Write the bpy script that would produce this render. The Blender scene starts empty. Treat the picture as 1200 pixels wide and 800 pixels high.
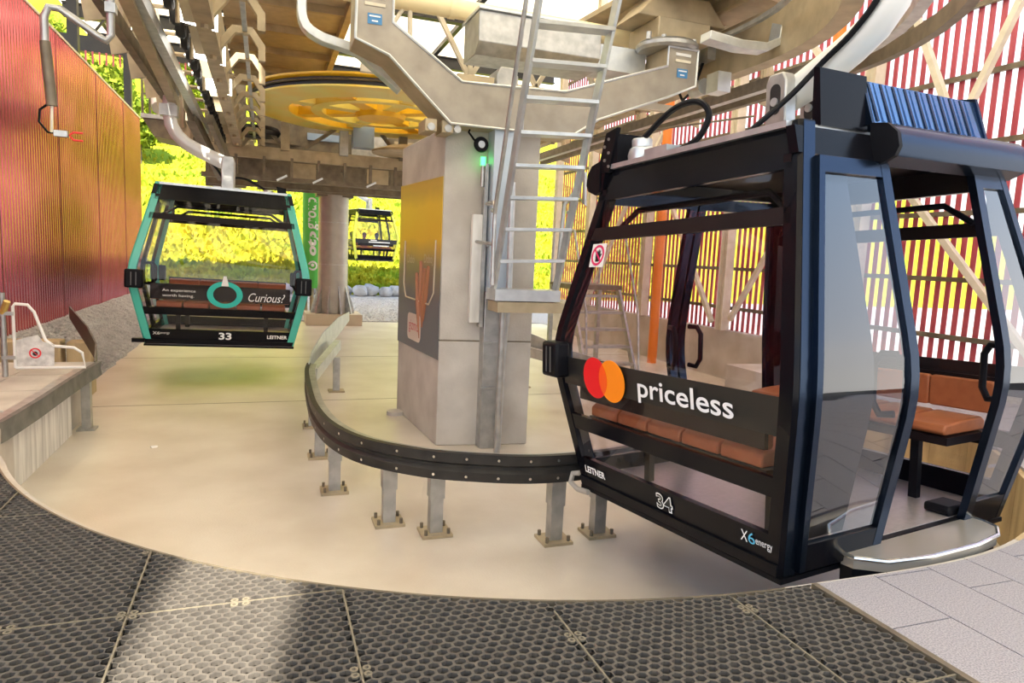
import bpy, bmesh, math, random
from mathutils import Matrix, Vector
random.seed(7)
sc = bpy.context.scene
COL = sc.collection
PI = math.pi

# ------------------------------------------------------------------ camera, world, sun, exposure
cd = bpy.data.cameras.new('camera'); cam = bpy.data.objects.new('camera', cd); COL.objects.link(cam)
cd.sensor_width = 36; cd.lens = 24; cd.clip_end = 600; cd.clip_start = .05
cam.matrix_world = Matrix(((0.940129, -0.000151, -0.340818, 0), (-0.337885, 0.130494, -0.932097, 0),
                           (0.044615, 0.991449, 0.12263, 1.6), (0, 0, 0, 1)))
sc.camera = cam
sc.view_settings.view_transform = 'Standard'; sc.view_settings.look = 'None'
sc.view_settings.gamma = 1; sc.view_settings.use_curve_mapping = False
sc.view_settings.exposure = .9

w = bpy.data.worlds.new('sky'); sc.world = w; w.use_nodes = True
nt = w.node_tree; nt.nodes.clear()
tc = nt.nodes.new('ShaderNodeTexCoord'); sp = nt.nodes.new('ShaderNodeSeparateXYZ')
rp = nt.nodes.new('ShaderNodeValToRGB'); bg = nt.nodes.new('ShaderNodeBackground'); ow = nt.nodes.new('ShaderNodeOutputWorld')
nt.links.new(tc.outputs['Generated'], sp.inputs[0]); nt.links.new(sp.outputs['Z'], rp.inputs[0])
nt.links.new(rp.outputs[0], bg.inputs[0]); nt.links.new(bg.outputs[0], ow.inputs[0])
e = rp.color_ramp.elements
e[0].position = 0; e[0].color = (1, .97, .92, 1); e[1].position = 1; e[1].color = (.36, .56, 1, 1)
k = e.new(.16); k.color = (.96, .96, .97, 1); k = e.new(.42); k.color = (.56, .74, 1, 1)
bg.inputs[1].default_value = 1.25

ELEV = math.radians(50)
sd = bpy.data.lights.new('sun', 'SUN'); sun = bpy.data.objects.new('sun', sd); COL.objects.link(sun)
sd.energy = 9.0; sd.angle = math.radians(.7); sd.color = (1, .93, .80)
to_sun = Vector((-.19 * math.cos(ELEV), -.98 * math.cos(ELEV), math.sin(ELEV))).normalized()
sun.rotation_euler = to_sun.to_track_quat('Z', 'Y').to_euler()
sun.location = (-6, -30, 40)

# ------------------------------------------------------------------ materials
MATS = {}
def mat(name, col, rough=.5, metal=0., spec=.5, var=None, scale=4., bump=0., bscale=40., vscale=None, emit=0., detail=4):
    """procedural principled: optional second colour mixed by noise, optional fine noise bump"""
    if name in MATS: return MATS[name]
    m = bpy.data.materials.new(name); m.use_nodes = True; MATS[name] = m
    n = m.node_tree; b = n.nodes['Principled BSDF']
    b.inputs['Base Color'].default_value = (*col, 1); b.inputs['Roughness'].default_value = rough
    b.inputs['Metallic'].default_value = metal; b.inputs['Specular IOR Level'].default_value = spec
    if emit:
        b.inputs['Emission Color'].default_value = (*col, 1); b.inputs['Emission Strength'].default_value = emit
    t = n.nodes.new('ShaderNodeTexCoord')
    if var:
        no = n.nodes.new('ShaderNodeTexNoise'); no.inputs['Scale'].default_value = scale; no.inputs['Detail'].default_value = detail
        src = t.outputs['Object']
        if vscale:
            mp = n.nodes.new('ShaderNodeMapping'); mp.inputs['Scale'].default_value = vscale
            n.links.new(src, mp.inputs[0]); src = mp.outputs[0]
        n.links.new(src, no.inputs['Vector'])
        r = n.nodes.new('ShaderNodeValToRGB'); r.color_ramp.elements[0].position = .35; r.color_ramp.elements[1].position = .68
        r.color_ramp.elements[0].color = (*col, 1); r.color_ramp.elements[1].color = (*var, 1)
        n.links.new(no.outputs['Fac'], r.inputs[0]); n.links.new(r.outputs[0], b.inputs['Base Color'])
    if bump:
        no2 = n.nodes.new('ShaderNodeTexNoise'); no2.inputs['Scale'].default_value = bscale; no2.inputs['Detail'].default_value = 5
        n.links.new(t.outputs['Object'], no2.inputs['Vector'])
        bp = n.nodes.new('ShaderNodeBump'); bp.inputs['Strength'].default_value = bump; bp.inputs['Distance'].default_value = .02
        n.links.new(no2.outputs['Fac'], bp.inputs['Height']); n.links.new(bp.outputs[0], b.inputs['Normal'])
    return m

def glass(name, tint, refl=.5, rough=.0):
    m = bpy.data.materials.new(name); m.use_nodes = True; n = m.node_tree; n.nodes.clear()
    o = n.nodes.new('ShaderNodeOutputMaterial'); mx = n.nodes.new('ShaderNodeMixShader'); fr = n.nodes.new('ShaderNodeFresnel')
    tr = n.nodes.new('ShaderNodeBsdfTransparent'); gl = n.nodes.new('ShaderNodeBsdfGlossy'); mu = n.nodes.new('ShaderNodeMath')
    fr.inputs[0].default_value = 1.5; tr.inputs[0].default_value = (*tint, 1); gl.inputs['Roughness'].default_value = rough
    mu.operation = 'MULTIPLY'; mu.inputs[1].default_value = refl
    # thin sheet: only the entry face reflects, the exit face would read as glass-to-air
    ge = n.nodes.new('ShaderNodeNewGeometry'); iv = n.nodes.new('ShaderNodeMath'); iv.operation = 'SUBTRACT'; iv.inputs[0].default_value = 1
    m2 = n.nodes.new('ShaderNodeMath'); m2.operation = 'MULTIPLY'
    n.links.new(ge.outputs['Backfacing'], iv.inputs[1]); n.links.new(fr.outputs[0], mu.inputs[0])
    n.links.new(mu.outputs[0], m2.inputs[0]); n.links.new(iv.outputs[0], m2.inputs[1]); n.links.new(m2.outputs[0], mx.inputs[0])
    n.links.new(tr.outputs[0], mx.inputs[1]); n.links.new(gl.outputs[0], mx.inputs[2]); n.links.new(mx.outputs[0], o.inputs[0])
    MATS[name] = m
    return m

concrete = mat('pit_concrete', (.67, .61, .52), .36, 0, .5, (.55, .48, .39), 1.1, .12, 60, detail=9)
conc_grey = mat('cast_concrete', (.60, .56, .50), .7, 0, .3, (.46, .42, .37), 2.2, .15, 50, detail=9)
conc_white = mat('streaked_concrete', (.86, .84, .79), .75, 0, .3, (.56, .54, .50), 5, .1, 40, vscale=(1, 2.5, .25), detail=9)
conc_brown = mat('stained_concrete', (.60, .47, .27), .7, 0, .3, (.34, .25, .14), 3, .15, 40, vscale=(1, 1, .35), detail=9)
rubber = mat('mat_rubber', (.12, .107, .092), .8, 0, .15, (.08, .071, .062), 18)
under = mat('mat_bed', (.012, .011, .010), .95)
tile_m = mat('granite_tile', (.42, .40, .43), .6, 0, .3, (.22, .21, .23), 130, .1, 120, detail=3)
galv = mat('galvanised_steel', (.52, .52, .50), .38, .75, .5, (.38, .38, .37), 9, detail=6)
galv_l = mat('light_galvanised_steel', (.66, .69, .70), .35, .7, .5, (.52, .55, .57), 7, detail=6)
tan = mat('bounce_tinted_steel', (.52, .43, .28), .5, .35, .4, (.38, .31, .20), 4, detail=7)  # brown-yellow bounce from floor and hill is put into this steel's colour
tan_d = mat('dark_bounce_tinted_steel', (.24, .20, .14), .5, .4, .4, (.15, .12, .085), 5, detail=7)  # darker steel with the same warm bounce mixed into its colour
dark = mat('dark_steel', (.025, .023, .022), .45, .2)
cream = mat('cream_paint', (.78, .72, .58), .45, 0, .4, (.66, .60, .46), 6)
white_p = mat('white_paint', (.82, .81, .78), .4)
black = mat('black_gloss_paint', (.005, .005, .007), .2, 0, .14)
black_s = mat('black_satin_plastic', (.007, .007, .009), .42, 0, .12)
brown_blk = mat('dark_interior_panel', (.012, .008, .009), .4, 0, .15)
alu_sky = mat('sky_tinted_aluminium', (.025, .04, .07), .22, .9, .4)  # blue sky reflection is mixed into this dark metal's colour
louver_m = mat('sky_tinted_cowl_metal', (.13, .22, .36), .16, .9, .5)  # blue of the reflected sky is put into the cowl colour
teal = mat('teal_paint', (.08, .55, .45), .25, 0, .6)
lime = mat('lime_paint', (.75, .80, .10), .3, 0, .5)
yellow = mat('wheel_yellow', (.95, .56, .02), .35, 0, .5, (.85, .48, .02), 3)
yellow_p = mat('wheel_reflect_yellow', (.84, .76, .20), .3, 0, .5, (.90, .62, .06), 1.2)  # paler yellow: light reflected onto the wheel underside, put into the colour
orange = mat('orange_paint', (.90, .25, .03), .4)
red = mat('red_paint', (.75, .03, .04), .4)
green = mat('banner_green', (.12, .62, .10), .5)
bluegrey = mat('bluegrey_paint', (.30, .40, .55), .4)
wall_red = mat('red_corrugated_sheet', (.56, .14, .16), .2, .88, .6, (.48, .10, .12), 1.5)
slat_red = mat('red_slat', (.55, .10, .13), .35, .15, .5, (.46, .07, .10), 2)
roof_m = mat('white_roof_sheet', (.72, .70, .66), .6)
leather = mat('tan_leather', (.46, .15, .055), .45, 0, .4, (.40, .125, .045), 14, .05, 200)
cab_floor = mat('cabin_floor_plate', (.55, .49, .49), .32, .5, .5, (.47, .42, .42), 30)
chrome = mat('bright_aluminium', (.80, .80, .78), .2, .95)
ink_white = mat('white_print', (.90, .90, .90), .5)
ink_black = mat('black_print', (.012, .012, .012), .4)
mc_red = mat('print_red', (.83, .0, .01), .4)
mc_or = mat('print_orange', (1, .27, .0), .4)
mc_mid = mat('print_red_orange', (.93, .09, .0), .4)
blue_ink = mat('blue_label', (.06, .24, .50), .5)
gravel_m = mat('gravel_bed', (.52, .50, .48), .9, 0, .2, (.30, .29, .28), 26, .6, 30, detail=3)
pebble_m = mat('pebble_grey', (.56, .54, .52), .85, 0, .2, (.34, .33, .32), 5)
rock_m = mat('boulder_grey', (.56, .56, .56), .85, 0, .2, (.36, .36, .37), 3, .4, 8)
hill_m = mat('meadow', (.24, .31, .02), .95, 0, .05, (.50, .42, .03), .22, .7, 3, detail=8)
grass_m = mat('grass_blades', (.22, .32, .02), .9, 0, .1, (.48, .42, .03), .5)
leaf_m = mat('foliage', (.10, .18, .015), .9, 0, .1, (.30, .34, .03), 1.3)
bark_m = mat('bark', (.12, .09, .06), .9)
lamp_m = mat('lamp_face', (1, .97, .90), .4, emit=4)
led_g = mat('green_lamp', (.05, 1, .15), .4, emit=3)
skin_m = mat('passenger_skin', (.55, .34, .25), .6)
gl_dark = glass('smoked_glass', (.94, .91, .92), 1.0)
gl_clear = glass('clear_glass', (.95, .94, .94), .8)
gl_door = glass('tinted_door_glass', (.80, .81, .84), 2.6)

# roof sheet, made translucent to add diffuse fill light below
m = bpy.data.materials.new('translucent_roof_sheet'); m.use_nodes = True; n = m.node_tree; n.nodes.clear()
o_ = n.nodes.new('ShaderNodeOutputMaterial'); a_ = n.nodes.new('ShaderNodeAddShader')
t_ = n.nodes.new('ShaderNodeBsdfTranslucent'); d_ = n.nodes.new('ShaderNodeBsdfDiffuse')
t_.inputs[0].default_value = (.70, .64, .53, 1); d_.inputs[0].default_value = (.26, .25, .23, 1)
n.links.new(t_.outputs[0], a_.inputs[0]); n.links.new(d_.outputs[0], a_.inputs[1]); n.links.new(a_.outputs[0], o_.inputs[0])
roof_t = m

def poster_mat():
    m = bpy.data.materials.new('gradient_poster'); m.use_nodes = True; n = m.node_tree; b = n.nodes['Principled BSDF']
    b.inputs['Roughness'].default_value = .35
    t = n.nodes.new('ShaderNodeTexCoord'); s = n.nodes.new('ShaderNodeSeparateXYZ'); r = n.nodes.new('ShaderNodeValToRGB')
    no = n.nodes.new('ShaderNodeTexNoise'); no.inputs['Scale'].default_value = 1.6
    ad = n.nodes.new('ShaderNodeMath'); ad.operation = 'MULTIPLY_ADD'; ad.inputs[1].default_value = .12
    n.links.new(t.outputs['Generated'], s.inputs[0]); n.links.new(t.outputs['Object'], no.inputs['Vector'])
    n.links.new(no.outputs['Fac'], ad.inputs[0]); n.links.new(s.outputs['Z'], ad.inputs[2]); n.links.new(ad.outputs[0], r.inputs[0])
    q = r.color_ramp.elements
    q[0].position = .05; q[0].color = (.14, .13, .15, 1); q[1].position = 1; q[1].color = (.62, .42, .08, 1)
    for p_, c_ in ((.38, (.17, .16, .17, 1)), (.56, (.27, .22, .14, 1)), (.72, (.80, .45, .04, 1)), (.9, (.86, .56, .06, 1))):
        z = q.new(p_); z.color = c_
    n.links.new(r.outputs[0], b.inputs['Base Color'])
    return m
poster_m = poster_mat()

# ------------------------------------------------------------------ mesh helpers
def V(*a): return Vector(a if len(a) > 1 else a[0])
def cr3(P, n=6):
    """smooth 3D curve through the points"""
    P = [Vector(p) for p in P]; out = []
    for i in range(len(P) - 1):
        p0, p1, p2, p3 = [P[max(0, min(len(P) - 1, i + d))] for d in (-1, 0, 1, 2)]
        for k in range(n):
            t = k / n; out.append(.5 * ((2 * p1) + (p2 - p0) * t + (2 * p0 - 5 * p1 + 4 * p2 - p3) * t * t + (3 * p1 - p0 - 3 * p2 + p3) * t ** 3))
    return out + [P[-1]]
class MB:
    def __init__(s): s.v = []; s.f = []
    def add(s, vs, fs):
        o = len(s.v); s.v += [tuple(p) for p in vs]; s.f += [tuple(i + o for i in f) for f in fs]; return s
    def box(s, c, d, R=None):
        hx, hy, hz = d[0] / 2, d[1] / 2, d[2] / 2
        P = [Vector((x, y, z)) for x in (-hx, hx) for y in (-hy, hy) for z in (-hz, hz)]
        if R is not None: P = [R @ p for p in P]
        c = Vector(c)
        return s.add([p + c for p in P], [(0, 1, 3, 2), (4, 6, 7, 5), (0, 4, 5, 1), (2, 3, 7, 6), (0, 2, 6, 4), (1, 5, 7, 3)])
    def bb(s, x0, x1, y0, y1, z0, z1): return s.box(((x0 + x1) / 2, (y0 + y1) / 2, (z0 + z1) / 2), (abs(x1 - x0), abs(y1 - y0), abs(z1 - z0)))
    def beam(s, p, q, w, h, up=(0, 0, 1)):
        p = Vector(p); q = Vector(q); d = (q - p); L = d.length; d.normalize(); u = Vector(up)
        r = d.cross(u)
        if r.length < 1e-4: u = Vector((0, 1, 0)); r = d.cross(u)
        r.normalize(); u = r.cross(d)
        R = Matrix((d, r, u)).transposed()
        return s.box((p + q) / 2, (L, w, h), R)
    def tube(s, pts, r, n=8, cap=True, rs=None):
        pts = [Vector(p) for p in pts]; o = len(s.v); prev = None
        for i, p in enumerate(pts):
            t = (pts[min(i + 1, len(pts) - 1)] - pts[max(i - 1, 0)]).normalized()
            if prev is None:
                a = Vector((0, 0, 1)) if abs(t.z) < .9 else Vector((1, 0, 0)); u = t.cross(a).normalized()
            else: u = (prev - t * prev.dot(t)).normalized()
            prev = u; v = t.cross(u); rr = rs[i] if rs else r
            for k in range(n):
                a = 2 * PI * k / n; s.v.append(tuple(p + (u * math.cos(a) + v * math.sin(a)) * rr))
        for i in range(len(pts) - 1):
            for k in range(n):
                s.f.append((o + i * n + k, o + i * n + (k + 1) % n, o + (i + 1) * n + (k + 1) % n, o + (i + 1) * n + k))
        if cap: s.f.append(tuple(o + k for k in range(n - 1, -1, -1))); s.f.append(tuple(o + (len(pts) - 1) * n + k for k in range(n)))
        return s
    def sweep(s, pts, sec, closed=True, up=(0, 0, 1)):
        """section (a,b): a along horizontal right normal, b along up"""
        pts = [Vector(p) for p in pts]; o = len(s.v); n = len(sec); U = Vector(up)
        for i, p in enumerate(pts):
            t = (pts[min(i + 1, len(pts) - 1)] - pts[max(i - 1, 0)]).normalized(); r = t.cross(U).normalized()
            for a, b in sec: s.v.append(tuple(p + r * a + U * b))
        for i in range(len(pts) - 1):
            for k in range(n):
                s.f.append((o + i * n + k, o + i * n + (k + 1) % n, o + (i + 1) * n + (k + 1) % n, o + (i + 1) * n + k))
        s.f.append(tuple(o + k for k in range(n - 1, -1, -1))); s.f.append(tuple(o + (len(pts) - 1) * n + k for k in range(n)))
        return s
    def prism(s, poly, fn, t0, t1):
        n = len(poly); A = [fn(u, v, t0) for u, v in poly]; B = [fn(u, v, t1) for u, v in poly]
        return s.add(A + B, [tuple(range(n - 1, -1, -1)), tuple(range(n, 2 * n))] + [(i, (i + 1) % n, n + (i + 1) % n, n + i) for i in range(n)])
    def lathe(s, c, prof, n=32, axis=None, close=True):
        """profile (r,z) closed loop around axis through c"""
        c = Vector(c); o = len(s.v); m = len(prof)
        Q = Matrix.Identity(3) if axis is None else Vector(axis).to_track_quat('Z', 'Y').to_matrix()
        for k in range(n):
            a = 2 * PI * k / n
            for r, z in prof: s.v.append(tuple(c + Q @ Vector((r * math.cos(a), r * math.sin(a), z))))
        for k in range(n):
            for j in range(m if close else m - 1):
                s.f.append((o + k * m + j, o + ((k + 1) % n) * m + j, o + ((k + 1) % n) * m + (j + 1) % m, o + k * m + (j + 1) % m))
        return s
    def cyl(s, p, q, r, n=12): return s.tube([p, q], r, n)
    def build(s, name, m, parent=None, world=True, bevel=0, rec=True):
        me = bpy.data.meshes.new(name); vs = s.v
        if parent is not None and world:
            inv = wm(parent).inverted(); vs = [tuple(inv @ Vector(p)) for p in vs]
        me.from_pydata(vs, [], s.f)
        if rec:
            b = bmesh.new(); b.from_mesh(me); bmesh.ops.recalc_face_normals(b, faces=b.faces); b.to_mesh(me); b.free()
        me.polygons.foreach_set('use_smooth', [True] * len(me.polygons)); me.set_sharp_from_angle(angle=math.radians(38))
        me.materials.append(m); me.update()
        o = bpy.data.objects.new(name, me); COL.objects.link(o)
        if parent is not None: o.parent = parent
        if bevel:
            md = o.modifiers.new('edge', 'BEVEL'); md.width = bevel; md.segments = 2; md.limit_method = 'ANGLE'; md.angle_limit = math.radians(40)
        return o
def wm(o):
    M = Matrix.LocRotScale(o.location, o.rotation_euler, o.scale)
    return wm(o.parent) @ M if o.parent else M
def thing(name, label, cat, loc=(0, 0, 0), rot=None, group=None):
    o = bpy.data.objects.new(name, None); COL.objects.link(o); o.location = loc; o.empty_display_size = .2
    if rot is not None: o.rotation_euler = rot
    o['label'] = label; o['category'] = cat
    if group: o['group'] = group
    return o
def tag(o, label, cat, group=None):
    o['label'] = label; o['category'] = cat
    if group: o['group'] = group
    return o
def setting(o, label=None):
    o['kind'] = 'structure'
    if label: o['label'] = label
    return o
def part(o, parent, bakeloc=True): o.parent = parent; return o
def link_copy(src, parent, loc=None, rot=None):
    c = src.copy(); COL.objects.link(c); c.parent = parent
    if loc is not None: c.location = loc
    if rot is not None: c.rotation_euler = rot
    return c
def basis(o, right, up):
    r = Vector(right).normalized(); u = Vector(up).normalized(); n_ = r.cross(u)
    M = Matrix((r, u, n_)).transposed().to_4x4(); M.translation = Vector(o); return M
def text(s, name, width, m, parent, M, height=None, ex=.002, shear=0., world=False, outline=0.):
    c = bpy.data.curves.new(name, 'FONT'); c.body = s; c.size = 1; c.align_x = 'CENTER'; c.align_y = 'CENTER'; c.shear = shear
    c.resolution_u = 4; c.offset = outline
    t = bpy.data.objects.new(name + '_src', c); COL.objects.link(t); bpy.context.view_layer.update()
    me = bpy.data.meshes.new_from_object(t.evaluated_get(bpy.context.evaluated_depsgraph_get())); bpy.data.objects.remove(t)
    xs = [v.co.x for v in me.vertices]; ys = [v.co.y for v in me.vertices]
    k = width / (max(xs) - min(xs)); ky = k if height is None else height / (max(ys) - min(ys))
    cx = (max(xs) + min(xs)) / 2; cy = (max(ys) + min(ys)) / 2
    F = wm(parent).inverted() @ M if (world and parent is not None) else M
    for v in me.vertices: v.co = F @ Vector(((v.co.x - cx) * k, (v.co.y - cy) * ky, v.co.z + ex))
    me.name = name; me.materials.clear(); me.materials.append(m)
    o = bpy.data.objects.new(name, me); COL.objects.link(o); o.parent = parent
    return o
def plate(poly, M, th, name, m, parent, world=False):
    b = MB(); b.prism(poly, lambda u, v, t: M @ Vector((u, v, t)), 0, th); return b.build(name, m, parent, world=world)
def disc(r, n=28, cx=0, cy=0, sx=1, sy=1): return [(cx + r * sx * math.cos(2 * PI * i / n), cy + r * sy * math.sin(2 * PI * i / n)) for i in range(n)]
def ringplate(r0, r1, M, th, name, m, parent, n=32, world=False):
    b = MB()
    for i in range(n):
        a, c = 2 * PI * i / n, 2 * PI * (i + 1) / n
        P = [(r0 * math.cos(a), r0 * math.sin(a)), (r1 * math.cos(a), r1 * math.sin(a)), (r1 * math.cos(c), r1 * math.sin(c)), (r0 * math.cos(c), r0 * math.sin(c))]
        b.prism(P, lambda u, v, t: M @ Vector((u, v, t)), 0, th)
    return b.build(name, m, parent, world=world)

# ------------------------------------------------------------------ setting: ground, pit, platforms
CX, CY, CR = 2.6, 7.27, 4.68            # the loop that the cabins travel round
ZF = -.77                                  # pit floor level
def dr(th):
    """the platform edge is a circle that widens a little to the right and at the far left"""
    th %= 360
    if th < 180: return 0.
    if th < 200: return .14 * (200 - th) / 20
    if th < 270: return 0.
    if th < 297: t = (th - 270) / 27; return .24 * t * t * (3 - 2 * t)
    if th < 330: return .24
    return .24 * (360 - th) / 30
def RE(x, y): return CR + dr(math.degrees(math.atan2(y - CY, x - CX)))
def arce(off, a0, a1, n): return [(CX + (CR + off + dr(t)) * math.cos(math.radians(t)), CY + (CR + off + dr(t)) * math.sin(math.radians(t))) for t in [a0 + (a1 - a0) * i / n for i in range(n + 1)]]
def yedge(x):
    y = CY - 4.6
    if abs(x - CX) >= CR: return CY
    y = CY - math.sqrt(CR * CR - (x - CX) ** 2)
    for _ in range(8):
        r = RE(x, y); y = CY - math.sqrt(max(0, r * r - (x - CX) ** 2))
    return y
def arc(r, a0, a1, n): return [(CX + r * math.cos(math.radians(a0 + (a1 - a0) * i / n)), CY + r * math.sin(math.radians(a0 + (a1 - a0) * i / n))) for i in range(n + 1)]

fl = setting(MB().bb(-2.95, 9.5, 1.5, 23.0, ZF - .3, ZF).build('floor', concrete), 'smooth pale concrete floor of the cabin pit')
# expansion joints in the pit floor are shallow strips
for y_ in (10.9, 15.4): MB().bb(-2.75, 9.2, y_, y_ + .018, ZF, ZF + .002).build('floor_joint', tan_d, fl)

# platform slab under the mats: outside of the circle
b = MB(); pts = arce(0, 180, 360, 72)
outer = [(-6.2, CY), (-6.2, -2.5), (11.2, -2.5), (11.2, CY)]
top = []
N = len(pts)
for i in range(N - 1):
    (x0, y0), (x1, y1) = pts[i], pts[i + 1]
    def out(x, y):
        dx, dy = x - CX, y - CY; t = 1e9
        if dx < -1e-6: t = min(t, (-6.2 - CX) / dx)
        if dx > 1e-6: t = min(t, (11.2 - CX) / dx)
        if dy < -1e-6: t = min(t, (-2.5 - CY) / dy)
        return CX + dx * t, CY + dy * t
    X0, Y0 = out(x0, y0); X1, Y1 = out(x1, y1)
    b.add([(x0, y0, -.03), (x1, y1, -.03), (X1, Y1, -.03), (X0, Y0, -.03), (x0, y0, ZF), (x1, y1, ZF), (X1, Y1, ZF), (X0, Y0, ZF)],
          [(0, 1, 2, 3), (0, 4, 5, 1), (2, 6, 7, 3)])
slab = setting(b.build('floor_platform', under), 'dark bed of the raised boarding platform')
# pit side walls in cast sections (below the platform edge)
for i in range(24):
    a0 = 180 + i * 7.5; a1 = a0 + 7.4
    bb = MB()
    bb.sweep([(x, y, ZF) for x, y in arce(-.02, a0, a1, 4)], [(-.03, 0), (.03, 0), (.03, -ZF - .025), (-.03, -ZF - .025)])
    bb.build('kerb_section', conc_brown if i > 14 else conc_grey, slab)

# stone edge platforms left and right of the pit (straight continuation)
lp = setting(MB().bb(-6.2, -2.24, CY, 10.2, ZF, -.02).build('floor_ledge', conc_grey), 'left concrete ledge beside the pit')
MB().bb(-2.24, -2.19, 6.85, 9.35, ZF, -.12).build('face_panel', conc_white, lp)
rpf = setting(MB().bb(CX + CR, 11.2, CY, 9.4, ZF, -.02).build('floor_side', conc_grey), 'right concrete platform beside the pit')

def clampc(x, y):
    r = RE(x, y)
    dx, dy = x - CX, y - CY; d = math.hypot(dx, dy)
    if d < r and y < CY: return CX + dx * r / d, CY + dy * r / d
    return x, y
# granite tiles, right platform and camera side right
def tile(x0, x1, y0, y1, name='tile', par=slab, m=tile_m):
    g = .004; nx, ny = max(2, int((x1 - x0) / .06)), max(2, int((y1 - y0) / .06))
    if all(math.hypot(x - CX, y - CY) < RE(x, y) for x in (x0, x1) for y in (y0, y1)) and math.hypot((x0 + x1) / 2 - CX, y0 - CY) < RE((x0 + x1) / 2, y0): return
    ins = any(math.hypot(x - CX, y - CY) < RE(x, y) for x in (x0, x1) for y in (y0, y1))
    if not ins:
        MB().bb(x0 + g, x1 - g, y0 + g, y1 - g, -.03, 0).build(name, m, par); return
    # clipped: column strips whose far end follows the circle
    b = MB(); xs = [x0 + g + (x1 - x0 - 2 * g) * i / nx for i in range(nx + 1)]; up = []
    for x in xs:
        yy = y1 - g
        if abs(x - CX) < CR: yy = min(yy, yedge(x))
        up.append(max(yy, y0 + g))
    poly = [(xs[0], y0 + g)] + [(xs[-1], y0 + g)] + [(x, y) for x, y in reversed(list(zip(xs, up))) if y > y0 + g + .002]
    if len(poly) < 3: return
    b.prism(poly, lambda u, v, t: Vector((u, v, t)), -.03, 0); b.build(name, m, par)
xs_ = [2.68, 3.06, 3.45, 3.78, 4.11, 4.44, 4.77, 5.1, 5.5, 5.9, 6.4, 6.9, 7.4, 7.9, 8.4, 8.9, 9.3]
for i in range(len(xs_) - 1):
    off = (0, .42, .2)[i % 3]
    for j in range(-1, 9):
        y0 = .3 + off + j * .92
        tile(xs_[i], xs_[i + 1], y0, min(y0 + .92, 7.9))
bd = MB().bb(2.645, 2.678, -.5, 2.59, -.03, .006).build('trim_1', tan_d); setting(bd, 'metal strip between rubber mats and granite tiles')
# tiles on the left ledge
for i in range(3):
    for j in range(3):
        MB().bb(-3.95 + i * .62, -3.34 + i * .62, CY + .02 + j * .95, CY + .96 + j * .95, -.02, 0).build('tile', conc_grey, lp)

# ------------------------------------------------------------------ rubber ring mats
PX, PY = .0545, .0400
def mat_mesh(x0, x1, y0, y1):
    """honeycomb mat: elongated hexagon holes, z 0 top"""
    v = []; f = []; idx = {}
    def vid(x, y, z):
        k = (round(x, 4), round(y, 4), round(z, 4))
        if k not in idx: idx[k] = len(v); v.append((x, y, z))
        return idx[k]
    nx = int((x1 - x0 - .012) / PX); ny = int((y1 - y0 - .012) / PY)
    sx, sy = (x1 - x0 - .008) / (nx + .5), (y1 - y0 - .008) / ny
    for j in range(ny):
        for i in range(nx):
            cx = x0 + .004 + (i + .5 + (.5 if j % 2 else 0)) * sx; cy = y0 + .004 + (j + .5) * sy
            hx, hy, t = sx / 2, sy / 2, sy * .16
            O = [(cx - hx, cy - hy + t), (cx, cy - hy - t), (cx + hx, cy - hy + t), (cx + hx, cy + hy - t), (cx, cy + hy + t), (cx - hx, cy + hy - t)]
            if inside(cx, cy): continue
            I = [(cx + (x - cx) * .79, cy + (y - cy) * .76) for x, y in O]
            # bevel the hole corners towards an oval
            I = [(x * 1.0, y) for x, y in I]
            o_t = [vid(*clampc(x, y), 0) for x, y in O]; i_t = [vid(*clampc(x, y), 0) for x, y in I]; i_b = [vid(*clampc(x, y), -.02) for x, y in I]
            for k in range(6):
                k2 = (k + 1) % 6
                f.append((o_t[k], o_t[k2], i_t[k2], i_t[k])); f.append((i_t[k], i_t[k2], i_b[k2], i_b[k]))
    return v, f
def inside(x, y): return y < CY and math.hypot(x - CX, y - CY) < RE(x, y) - .012
SX = [-3.255, -2.355, -1.455, -.555, .348, 1.25, 2.15, 2.64]; SY = [-.88, .46, 1.80, 3.14, 4.48, 5.82, 7.16]
full_mesh = {}
names_x = ['far left column', 'second column from the left', 'third column from the left', 'fourth column', 'fifth column', 'sixth column', 'narrow column along the tile edge']
names_y = ['behind the viewer', 'lowest row', 'front row', 'second row', 'third row', 'fourth row']
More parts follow.
